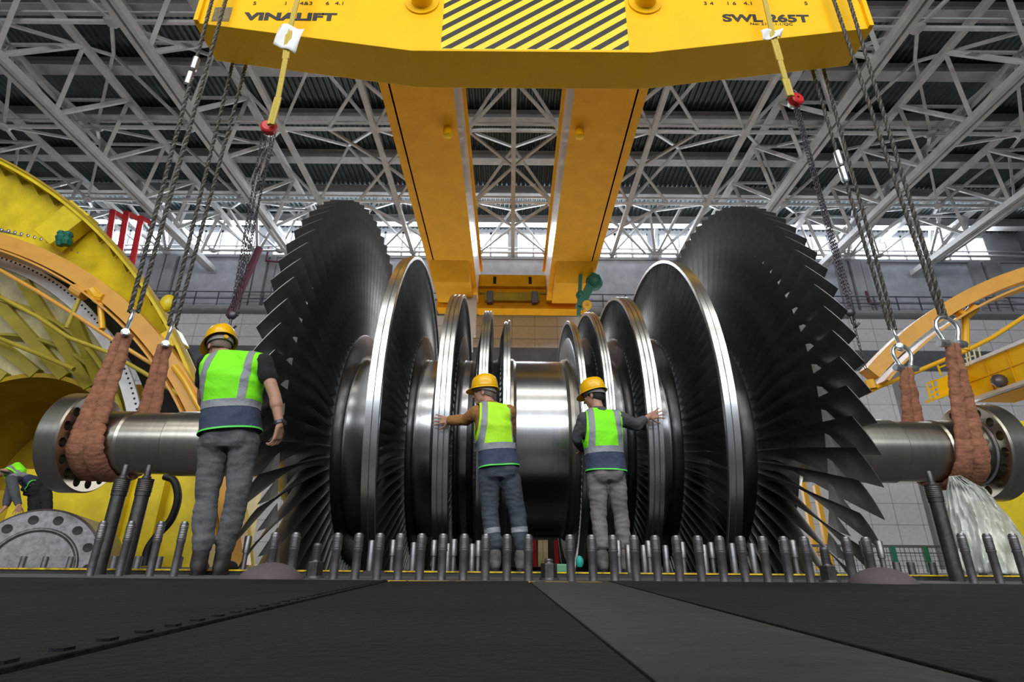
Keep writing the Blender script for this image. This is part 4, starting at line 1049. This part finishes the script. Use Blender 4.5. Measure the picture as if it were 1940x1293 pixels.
def fuse(b, name, mats, parent, voxel, smooth=6, wr=None):
    """union all shapes of b in one skin"""
    o = b.build(name, mats, parent)
    m = o.modifiers.new('r', 'REMESH'); m.mode = 'VOXEL'; m.voxel_size = voxel
    s = o.modifiers.new('s', 'SMOOTH'); s.iterations = smooth; s.factor = .6
    bpy.context.view_layer.update()
    me = bpy.data.meshes.new_from_object(o.evaluated_get(bpy.context.evaluated_depsgraph_get()))
    o.modifiers.clear(); o.data = me
    me.materials.clear()
    for mm in (mats if isinstance(mats, (list, tuple)) else [mats]): me.materials.append(mm)
    me.polygons.foreach_set('use_smooth', [True]*len(me.polygons))
    if wr:  # cloth folds
        amp, fx_, fz, seed = wr; k = wloc(parent)
        ns = [v.normal.copy() for v in me.vertices]
        for v, n_ in zip(me.vertices, ns):
            p = v.co+k
            d = noise.noise(Vector((p.x*fx_+seed, p.y*fx_, p.z*fz+seed*2)))
            d = (1-abs(d)*3)*.5+noise.noise(Vector((p.x*fx_*.5, p.y*fx_*.5+seed, p.z*fz*.45)))
            v.co += n_*amp*d
    return o
def shell_band(o, name, m, parent, planes, off):
    """strip of cloth laid on a garment: cut by planes (point, normal keeps positive side), pushed out by off"""
    bm = bmesh.new(); bm.from_mesh(o.data); k = wloc(parent)
    for p, n_ in planes:
        bmesh.ops.bisect_plane(bm, geom=bm.verts[:]+bm.edges[:]+bm.faces[:], plane_co=Vector(p)-wloc(o), plane_no=-Vector(n_), clear_outer=True)
    bm.normal_update()
    ns = {v: v.normal.copy() for v in bm.verts}
    for v in bm.verts: v.co += ns[v]*off+wloc(o)-k
    r = bmesh.ops.extrude_face_region(bm, geom=bm.faces[:])
    vv = [g for g in r['geom'] if isinstance(g, bmesh.types.BMVert)]
    for v in vv:
        v.co -= v.normal*off*.9 if v.normal.length else Vector((0, 0, 0))
    me = bpy.data.meshes.new(name); bmesh.ops.recalc_face_normals(bm, faces=bm.faces); bm.to_mesh(me); bm.free(); me.materials.append(m)
    me.polygons.foreach_set('use_smooth', [True]*len(me.polygons)); me.set_sharp_from_angle(angle=radians(60))
    q = bpy.data.objects.new(name, me); COL.objects.link(q); q.parent = parent; return q

def hand(b, wrist, direction, palm_n, side, s=1.0, curl=.35, spread=.10):
    """palm, four fingers and a thumb; direction: wrist to fingers, palm_n: out of the palm, side: +1 thumb towards dir x palm"""
    d = Vector(direction).normalized(); pn = Vector(palm_n); pn = (pn-d*pn.dot(d)).normalized(); sd = d.cross(pn)*side; w = Vector(wrist)
    for f in (-.028, -.010, .010, .028): cap(b, w+d*.012*s+sd*f*.6*s, w+d*.088*s+sd*f*s*1.1, .0165*s, .0125*s, 8)
    Ls = (.062, .078, .084, .076); fo = (-.036, -.012, .012, .035)
    for i in range(4):
        L = Ls[i]*s*1.05; base = w+d*.088*s+sd*fo[i]*s; dd = (d+sd*spread*(i-1.5)*.9).normalized(); r = .0088*s
        q = base
        for j, fr in enumerate((.45, .32, .26)):
            ang = curl*(j+.6); di = (dd*cos(ang)+pn*sin(ang)).normalized(); e = q+di*L*fr; cap(b, q, e, r, r*.93, 7); q = e; r *= .93
    q = w+d*.03*s+sd*.030*s; di = (d*.55+sd*.75+pn*.25).normalized(); e = q+di*.04*s; cap(b, q, e, .0135*s, .0105*s, 8)
    di = (d*.8+sd*.45+pn*.35).normalized(); f2 = e+di*.034*s; cap(b, e, f2, .0102*s, .0092*s, 8); di = (d*.9+sd*.15+pn*.4).normalized(); cap(b, f2, f2+di*.026*s, .0092*s, .008*s, 8)

def person(label, J, cfg):
    """J: joints in world space. hips 'pel', 'chest', 'neck', 'head', shoulders sl sr, elbows el er, wrists wl wr, hips hl hr, knees kl kr, ankles al ar"""
    z0 = cfg.get('z', 0); base = Vector(((J['al'].x+J['ar'].x)/2, (J['al'].y+J['ar'].y)/2, z0))
    t = empty('person', base, label, 'person'); yaw = cfg['yaw']; hy = cfg['head_yaw']; hp = cfg.get('head_pitch', 0); hr = cfg.get('head_roll', 0); sc = cfg.get('s', 1.0)
    F = Vector((-sin(yaw), cos(yaw), 0))                     # facing of the chest
    ch, pel, nk, hd = J['chest'], J['pel'], J['neck'], J['head']
    HM = (Matrix.Rotation(hy, 3, 'Z') @ Matrix.Rotation(hr, 3, 'Y') @ Matrix.Rotation(hp, 3, 'X'))
    def H(x, y, z): return hd+HM @ Vector((x*sc, y*sc, z*sc))
    # --- body: one skin
    b = MB()
    loft(b, [(pel-Vector((0, 0, .09)), .13, .095, yaw), (pel, .155, .11, yaw), (pel.lerp(ch, .45), .135, .095, yaw), (ch, .165, .11, yaw), (ch.lerp(nk, .62), .15, .095, yaw), (ch.lerp(nk, .95), .07, .07, yaw)])
    cap(b, ch.lerp(nk, .75), hd-Vector((0, 0, .05))-HM @ Vector((0, .02, 0)), .062*sc, .056*sc)
    for a, e, w_ in (('sl', 'el', 'wl'), ('sr', 'er', 'wr')):
        cap(b, J[a], J[e], .050*sc, .042*sc); cap(b, J[e], J[w_], .043*sc, .027*sc)
        m_ = J[e].lerp(J[w_], .3); cap(b, J[e].lerp(J[w_], .1), m_, .043*sc, .045*sc)
    for h, k, a in (('hl', 'kl', 'al'), ('hr', 'kr', 'ar')):
        cap(b, J[h], J[k], .080, .052); cap(b, J[k], J[a], .052, .036); cap(b, J[a], J[a]+F*.12-Vector((0, 0, .04)), .036, .028)
    # head: skull, face, jaw, brow, nose, lips, ears
    ell(b, H(0, -.012, .035), (.077*sc, .096*sc, .092*sc), HM); ell(b, H(0, .030, -.025), (.062*sc, .066*sc, .085*sc), HM)
    ell(b, H(0, .062, -.088), (.030*sc, .026*sc, .022*sc), HM); ell(b, H(0, .0, -.06), (.058*sc, .065*sc, .045*sc), HM)
    cap(b, H(0, .094, .012), H(0, .112, -.028), .009*sc, .014*sc, 8); ell(b, H(0, .085, .022), (.052*sc, .014*sc, .010*sc), HM, 10)
    for sx in (-1, 1):
        ell(b, H(sx*.013, .100, -.032), (.009*sc,)*3, HM, 8); ell(b, H(sx*.079, -.008, -.012), (.008*sc, .018*sc, .030*sc), HM, 12); ell(b, H(sx*.040, .070, -.02), (.02*sc, .018*sc, .016*sc), HM, 10)
    cap(b, H(-.020, .086, -.060), H(.020, .086, -.060), .008*sc, .008*sc, 8); cap(b, H(-.016, .083, -.072), H(.016, .083, -.072), .008*sc, .008*sc, 8)
    for hk in cfg['hands']:
        w_ = J[hk['w']]; hand(b, w_, hk['d'], hk['n'], hk['side'], hk.get('s', 1.05), hk.get('curl', .35), hk.get('spread', .1))
    fuse(b, 'body', M['skin'], t, .0052, 4)
    for sx in (-1, 1):
        b = MB(); ell(b, H(sx*.030, .079, .002), (.011*sc,)*3, HM, 12); b.build('eye', M['white'], t)
        b = MB(); ell(b, H(sx*.031, .0885, .002), (.005*sc, .0035*sc, .005*sc), HM, 8); b.build('iris', M['black'], t)
    # hair
    b = MB(); ell(b, H(0, -.020, .035), (.081*sc, .096*sc, .093*sc), HM, 24); ell(b, H(0, -.045, -.02), (.070*sc, .060*sc, .055*sc), HM, 20)
    o = fuse(b, 'hair', cfg['hair'], t, .006, 3)
    bm = bmesh.new(); bm.from_mesh(o.data); kk = wloc(t)
    for n_, p_ in ((HM @ Vector((0, -1, .35)), H(0, .035, 0)), (HM @ Vector((0, -.55, 1)), H(0, -.02, -.022-.02*cfg.get('hairlow', 0)))):
        bmesh.ops.bisect_plane(bm, geom=bm.verts[:]+bm.edges[:]+bm.faces[:], plane_co=p_-kk, plane_no=-n_, clear_outer=True)
    bm.to_mesh(o.data); bm.free()
    # helmet
    hz = .047; prof = []
    hel = MB(); n = 40; vs = []; fs = []
    rows = [(1.0, 0.0), (1.0, .02), (.985, .05), (.93, .085), (.82, .112), (.64, .134), (.40, .148), (.18, .154)]
    for (k_, z_) in rows:
        for i in range(n):
            a = 2*pi*i/n; rx, ry = .112*k_, .134*k_; rid = .006*max(0, cos(a*2))**6 if z_ > .05 else 0
            vs.append(H(rx*sin(a), -.008+ry*cos(a), hz+z_+rid))
    for j in range(len(rows)-1):
        for i in range(n): fs.append((j*n+i, j*n+(i+1) % n, (j+1)*n+(i+1) % n, (j+1)*n+i))
    fs.append(tuple((len(rows)-1)*n+i for i in range(n)))
    hel.add(vs, fs)
    # brim
    vs = []; fs = []
    for j, (ex, dz) in enumerate(((0, .006), (.35, .0), (1.0, -.008), (1.0, -.012), (.35, -.004), (0, 0))):
        for i in range(n):
            a = 2*pi*i/n; pk = max(0, cos(a))**1.5; w_ = .012+.045*pk
            vs.append(H((.112+w_*ex)*sin(a), -.008+(.134+w_*ex)*cos(a), hz+dz-.012*pk*ex))
    for j in range(6):
        for i in range(n): j2 = (j+1) % 6; fs.append((j*n+i, j*n+(i+1) % n, j2*n+(i+1) % n, j2*n+i))
    hel.add(vs, fs)
    for x_ in (-.035, 0, .035): hel.tube([H(x_, y_-.008, hz+z_) for y_, z_ in ((.105, .09), (.06, .135), (0, .158 if x_ == 0 else .150), (-.06, .135), (-.105, .09))], .006*sc, 6)
    ho = hel.build('helmet', M['helmet'], t, ang=50); sm = ho.modifiers.new('s', 'SOLIDIFY'); sm.thickness = .003
    b = MB(); b.lathe([(-.028, .0), (-.028, .0)], H(0, 0, 0), (0, 0, 1), 3) if 0 else None
    vs = []; fs = []
    for z_, k_ in ((.048, 1.0), (.012, 1.0), (.012, .96), (.048, .96)):
        for i in range(n): a = 2*pi*i/n; dr = -.022*max(0, -cos(a)); vs.append(H(.092*k_*sin(a), -.010+.112*k_*cos(a), z_+dr+.006))
    for j in range(4):
        for i in range(n): j2 = (j+1) % 4; fs.append((j*n+i, j*n+(i+1) % n, j2*n+(i+1) % n, j2*n+i))
    b = MB(); b.add(vs, fs); hb = b.build('headband', cfg.get('hband', M['strap']), t)
    if cfg.get('knob'):
        b = MB(); b.lathe([(0, .0001), (0, .018), (.012, .018), (.012, .0001)], H(.0, -.122, .012), HM @ Vector((0, -1, 0)), 14); b.build('adjusting_knob', M['orange2'], t)
    # --- trousers
    b = MB()
    loft(b, [(pel-Vector((0, 0, .13)), .155, .115, yaw), (pel-Vector((0, 0, .04)), .168, .128, yaw), (pel+Vector((0, 0, .06)), .158, .118, yaw), (pel+Vector((0, 0, .13)), .145, .108, yaw)])
    for sx, h in ((-1, 'hl'), (1, 'hr')): ell(b, J[h].lerp(pel, .28)-F*.055-Vector((0, 0, .0)), (.088, .085, .095))
    tw = cfg.get('tw', 1.0)
    for h, k, a in (('hl', 'kl', 'al'), ('hr', 'kr', 'ar')):
        cap(b, J[h]+Vector((0, 0, .02)), J[k], .103*tw, .072*tw, 18); cap(b, J[k], J[a]+Vector((0, 0, .085)), .073*tw, .062*tw, 18); cap(b, J[k].lerp(J[a], .1), J[k].lerp(J[a], .45), .074*tw, .070*tw)
        cap(b, J[a]+Vector((0, 0, .12)), J[a]+Vector((0, 0, .085)), .068*tw, .060*tw, 16)
    tr = fuse(b, 'trousers', cfg['trousers'], t, .009, 5, (.0075, 7, 22, cfg.get('seed', 1)))
    if cfg.get('legband'):
        for k, a in (('kl', 'al'), ('kr', 'ar')):
            p = J[k].lerp(J[a], cfg['legband']); q = J[k]
            mid = (J['kl']+J['kr'])/2; sgn = 1 if q.x > mid.x else -1
            d = (J[k]-J[a]).normalized()
            shell_band(tr, 'reflective_band', M['reflect'], tr, [(p, d), (p+d*.045, -d), (Vector(((J['al'].x+J['ar'].x)/2, 0, 0)), (sgn, 0, 0))], .003)
    # --- boots
    for a in ('al', 'ar'):
        fd = (cfg['feet'][a]).normalized(); A = Vector((J[a].x, J[a].y, z0)); b = MB(); sdv = Vector((fd.y, -fd.x, 0))
        cap(b, A+Vector((0, 0, .14)), A+Vector((0, 0, .065)), .054, .054, 16); ell(b, A+Vector((0, 0, .05))-fd*.02, (.046, .048, .046)); cap(b, A+fd*.02+Vector((0, 0, .055)), A+fd*.15+Vector((0, 0, .045)), .050, .046, 16); cap(b, A-fd*.03+Vector((0, 0, .035)), A+fd*.15+Vector((0, 0, .03)), .040, .042, 12)
        bo = fuse(b, 'boot', cfg.get('boot', M['boot']), t, .007, 4)
        bm = bmesh.new(); bm.from_mesh(bo.data); bmesh.ops.bisect_plane(bm, geom=bm.verts[:]+bm.edges[:]+bm.faces[:], plane_co=Vector((0, 0, z0+.016))-wloc(bo), plane_no=(0, 0, -1), clear_outer=True); bm.to_mesh(bo.data); bm.free()
        pts = []
        for i in range(20):
            g_ = 2*pi*i/20; l_ = cos(g_)*.135+.058; wd = .047+.006*cos(g_); pts.append(A+fd*l_+sdv*sin(g_)*wd)
        b = MB(); b.add([p for p in pts]+[p+Vector((0, 0, .024)) for p in pts], [tuple(range(20))[::-1], tuple(range(20, 40))]+[(i, (i+1) % 20, 20+(i+1) % 20, 20+i) for i in range(20)])
        b.build('sole', M['sole'], bo)
    # --- shirt with sleeves
    b = MB(); shf = cfg.get('bulk', 1.0)
    loft(b, [(pel+Vector((0, 0, .02)), .160*shf, .118*shf, yaw), (pel.lerp(ch, .5), .150*shf, .112*shf, yaw), (ch, .178*shf, .124*shf, yaw), (ch.lerp(nk, .5), .172*shf, .112*shf, yaw), (ch.lerp(nk, .85), .10, .085, yaw), (ch.lerp(nk, .98), .068, .068, yaw)])
    for a, e, w_, ln in (('sl', 'el', 'wl', cfg['sleeve'][0]), ('sr', 'er', 'wr', cfg['sleeve'][1])):
        cap(b, J[a].lerp(ch, .2), J[a], .082, .074); 
        if ln <= 1: cap(b, J[a], J[a].lerp(J[e], ln), .074, .066, 16)
        else:
            cap(b, J[a], J[e], .074, .060, 16); cap(b, J[e], J[e].lerp(J[w_], min(.95, ln-1)), .060, .046, 16)
    fuse(b, 'shirt', cfg['shirt'], t, .008, 4, (.007, 8, 16, cfg.get('seed', 1)+3))
    # --- hi-vis vest
    b = MB(); vb = cfg.get('vest_drop', .16); hem = pel-Vector((0, 0, vb))
    vz = .028
    loft(b, [(hem-Vector((0, 0, .05)), .195*shf, .148*shf, yaw), (pel, .186*shf, .142*shf, yaw), (pel.lerp(ch, .5), .176*shf, .134*shf, yaw), (ch, .200*shf, .144*shf, yaw), (ch.lerp(nk, .42), .200*shf, .130*shf, yaw), (ch.lerp(nk, .72), .165, .110, yaw), (ch.lerp(nk, .93), .090, .088, yaw)])
    for a in ('sl', 'sr'): cap(b, ch.lerp(nk, .7), J[a].lerp(ch, .12)+Vector((0, 0, .01)), .080, .082, 16); cap(b, ch.lerp(J[a], .3), J[a].lerp(ch, .25), .10, .09, 14)
    v = fuse(b, 'vest_whole', cfg['vest'], t, .009, 6, (.012, 5, 7, cfg.get('seed', 1)+7))
    R_ = Vector((cos(yaw), sin(yaw), 0)); spine = (ch-pel).normalized(); hdir = cfg.get('hem_tilt', Vector((0, 0, 1)))
    hc = hem; zs = cfg['band']  # band height along the spine from the pelvis
    BC = pel+spine*zs; bn = cfg.get('band_n', spine)
    armR = J['sr'].lerp(ch, .05); armL = J['sl'].lerp(ch, .05)
    cutA = [(armR+R_*.012, -R_-Vector((0, 0, .10))), (armL-R_*.012, R_-Vector((0, 0, .10)))]
    def off(x): return x
    P_hi = [(BC+bn*.045, bn)]+cutA; P_lo = [(BC-bn*.005, -bn), (hem, hdir)]
    up_ = shell_band(v, 'hi_vis_vest', cfg['vest'], t, P_hi, .002)
    lo = shell_band(v, 'lower_panel', M['navy'], up_, P_lo, .002)
    bd = shell_band(v, 'reflective_waist_band', M['reflect'], up_, [(BC-bn*.006, bn), (BC+bn*.052, -bn)], .005)
    pn_ = shell_band(v, 'hem_piping', M['limetrim'], up_, [(hem-hdir*.002, hdir), (hem+hdir*.010, -hdir)], .006)
    for x_ in cfg['straps']:
        c_ = ch+R_*x_; nn = (R_+spine*cfg.get('strap_slant', 0)*(-1 if x_ < 0 else 1)).normalized()
        shell_band(v, 'reflective_strap', M['reflect'], up_, [(BC+bn*.04, bn), (c_-nn*.026, nn), (c_+nn*.026, -nn)]+cutA, .0055)
    bpy.data.objects.remove(v)
    return t

def W(px, py, Y): return at(px, py, Y)
# tall worker in the grey jeans, seen from behind
Y1 = 4.0
J = dict(al=W(378, 1062, Y1), ar=W(421, 1062, Y1+.10), kl=W(391, 950, Y1+.03), kr=W(448, 950, Y1+.05), hl=W(405, 845, Y1+.02), hr=W(463, 843, Y1+.04),
         pel=W(436, 818, Y1+.02), chest=W(440, 722, Y1+.01), neck=W(435, 668, Y1+.06), head=W(416, 660, Y1+.13),
         sl=W(392, 690, Y1+.02), sr=W(499, 688, Y1-.02), el=W(384, 750, Y1+.22), wl=W(392, 790, Y1+.42), er=W(521, 752, Y1-.05), wr=W(530, 806, Y1-.06))
person('person in grey jeans and lime vest seen from behind, standing tallest at the left', J,
       dict(yaw=.12, head_yaw=.75, head_pitch=-.42, head_roll=0, s=1.02, hair=M['greyhair'], trousers=M['jean'], shirt=M['blackcloth'], vest=M['lime'], tw=1.02, boot=M['darkboot'],
            sleeve=(.55, .42), band=.155, band_n=Vector((-.10, 0, 1)).normalized(), straps=(-.16, .135), vest_drop=.012, hem_tilt=Vector((-.14, 0, 1)).normalized(), bulk=1.12, knob=True, seed=2,
            feet=dict(al=Vector((-.45, 1, 0)), ar=Vector((.0, 1, 0))),
            hands=[dict(w='wr', d=(-.12, .25, -1), n=(-1, .25, 0), side=1, curl=.62, s=1.08), dict(w='wl', d=(.2, .6, -1), n=(1, .1, 0), side=-1, curl=.5)]))
wr_ = J['wr']; er_ = J['er']; d_ = (wr_-er_).normalized()
b = MB(); b.lathe([(-.012, .034), (-.012, .038), (.012, .038), (.012, .034)], wr_-d_*.02, d_, 20, closed=True); b.lathe([(0, .0001), (0, .018), (.008, .018), (.008, .0001)], wr_-d_*.02+Vector((.036, 0, 0)), (1, -.3, 0), 16)
thing('wristwatch', b, M['chain'], 'dark wristwatch on the right wrist of the tall worker', 'watch')
# worker pushing left
Y2 = 5.18
J = dict(al=W(938, 1052, Y2), ar=W(987, 1052, Y2+.05), kl=W(929, 985, Y2+.03), kr=W(982, 980, Y2+.06), hl=W(926, 900, Y2), hr=W(963, 899, Y2+.02),
         pel=W(945, 880, Y2), chest=W(937, 812, Y2), neck=W(928, 762, Y2+.05), head=W(917, 746, Y2+.10),
         sl=W(903, 782, Y2+.06), sr=W(963, 782, Y2-.02), el=W(882, 796, Y2+.16), wl=W(853, 797, Y2+.21), er=W(966, 815, Y2+.12), wr=W(957, 840, Y2+.22))
person('person in tan sweater and yellow-green vest pushing the ring to the left', J,
       dict(yaw=.28, head_yaw=1.35, head_pitch=-.06, head_roll=0, s=1.0, hair=M['greyhair'], trousers=M['workblue'], shirt=M['tan'], vest=M['limeyel'], z=.03, tw=1.0,
            sleeve=(1.95, 1.9), band=.125, band_n=Vector((-.10, 0, 1)).normalized(), straps=(-.13, .155), strap_slant=.10, vest_drop=.03, hem_tilt=Vector((-.10, 0, 1)).normalized(), bulk=1.0, legband=.42, seed=5,
            feet=dict(al=Vector((-.2, 1, 0)), ar=Vector((.25, 1, 0))),
            hands=[dict(w='wl', d=(-1, .18, .10), n=(.10, 1, 0), side=1, curl=.12, spread=.16), dict(w='wr', d=(-.3, .6, 0), n=(0, 1, 0), side=-1)]))
# worker reaching right
Y3 = 5.18
J = dict(al=W(1141, 1052, Y3), ar=W(1184, 1052, Y3+.06), kl=W(1135, 985, Y3+.03), kr=W(1177, 980, Y3+.05), hl=W(1131, 905, Y3), hr=W(1165, 904, Y3+.02),
         pel=W(1148, 885, Y3), chest=W(1141, 822, Y3), neck=W(1133, 773, Y3+.05), head=W(1125, 752, Y3+.09),
         sl=W(1107, 796, Y3+.03), sr=W(1173, 793, Y3-.01), el=W(1094, 833, Y3+.10), wl=W(1104, 850, Y3+.28), er=W(1206, 806, Y3+.10), wr=W(1229, 790, Y3+.19))
person('person in grey trousers and lime vest reaching right to the bright ring', J,
       dict(yaw=.12, head_yaw=1.0, head_pitch=-.22, head_roll=0, s=.98, hair=M['hair'], trousers=M['workgrey'], shirt=M['greycloth'], vest=M['lime'], z=.03, tw=.95, hairlow=1,
            sleeve=(1.9, 1.55), band=.12, straps=(-.125, .135), strap_slant=.05, vest_drop=.045, hem_tilt=Vector((0, 0, 1)), bulk=.98, seed=9,
            feet=dict(al=Vector((-.1, 1, 0)), ar=Vector((.3, 1, 0))),
            hands=[dict(w='wr', d=(1, .25, .35), n=(-.1, 1, 0), side=-1, curl=.15, spread=.2), dict(w='wl', d=(0, .6, -.2), n=(0, 1, 0), side=1)]))
# worker bending over the grey ring at the far left
Y4 = 8.9
J = dict(al=W(58, 1058, Y4), ar=W(88, 1058, Y4+.1), kl=W(62, 1000, Y4-.1), kr=W(92, 1000, Y4-.05), hl=W(66, 935, Y4+.1), hr=W(84, 935, Y4+.12),
         pel=W(72, 925, Y4+.1), chest=W(40, 900, Y4-.1), neck=W(8, 892, Y4-.2), head=W(-22, 896, Y4-.25),
         sl=W(22, 908, Y4-.3), sr=W(30, 886, Y4+.0), el=W(28, 938, Y4-.4), wl=W(36, 958, Y4-.42), er=W(18, 935, Y4-.2), wr=W(10, 962, Y4-.3))
person('person in navy and lime vest bending over the grey ring at the far left edge', J,
       dict(yaw=1.3, head_yaw=1.4, head_pitch=-.6, s=1.0, hair=M['hair'], trousers=M['blackcloth'], shirt=M['greycloth'], vest=M['lime'], tw=.9,
            sleeve=(1.8, 1.8), band=.13, straps=(-.12, .12), vest_drop=.0, hem_tilt=Vector((-1, 0, .4)).normalized(), band_n=Vector((-1, 0, .4)).normalized(), seed=12,
            feet=dict(al=Vector((-1, .2, 0)), ar=Vector((-1, .2, 0))),
            hands=[dict(w='wl', d=(.3, -.3, -.6), n=(0, -.2, -1), side=1, curl=.2), dict(w='wr', d=(-.2, -.3, -.6), n=(0, 0, -1), side=-1)]))
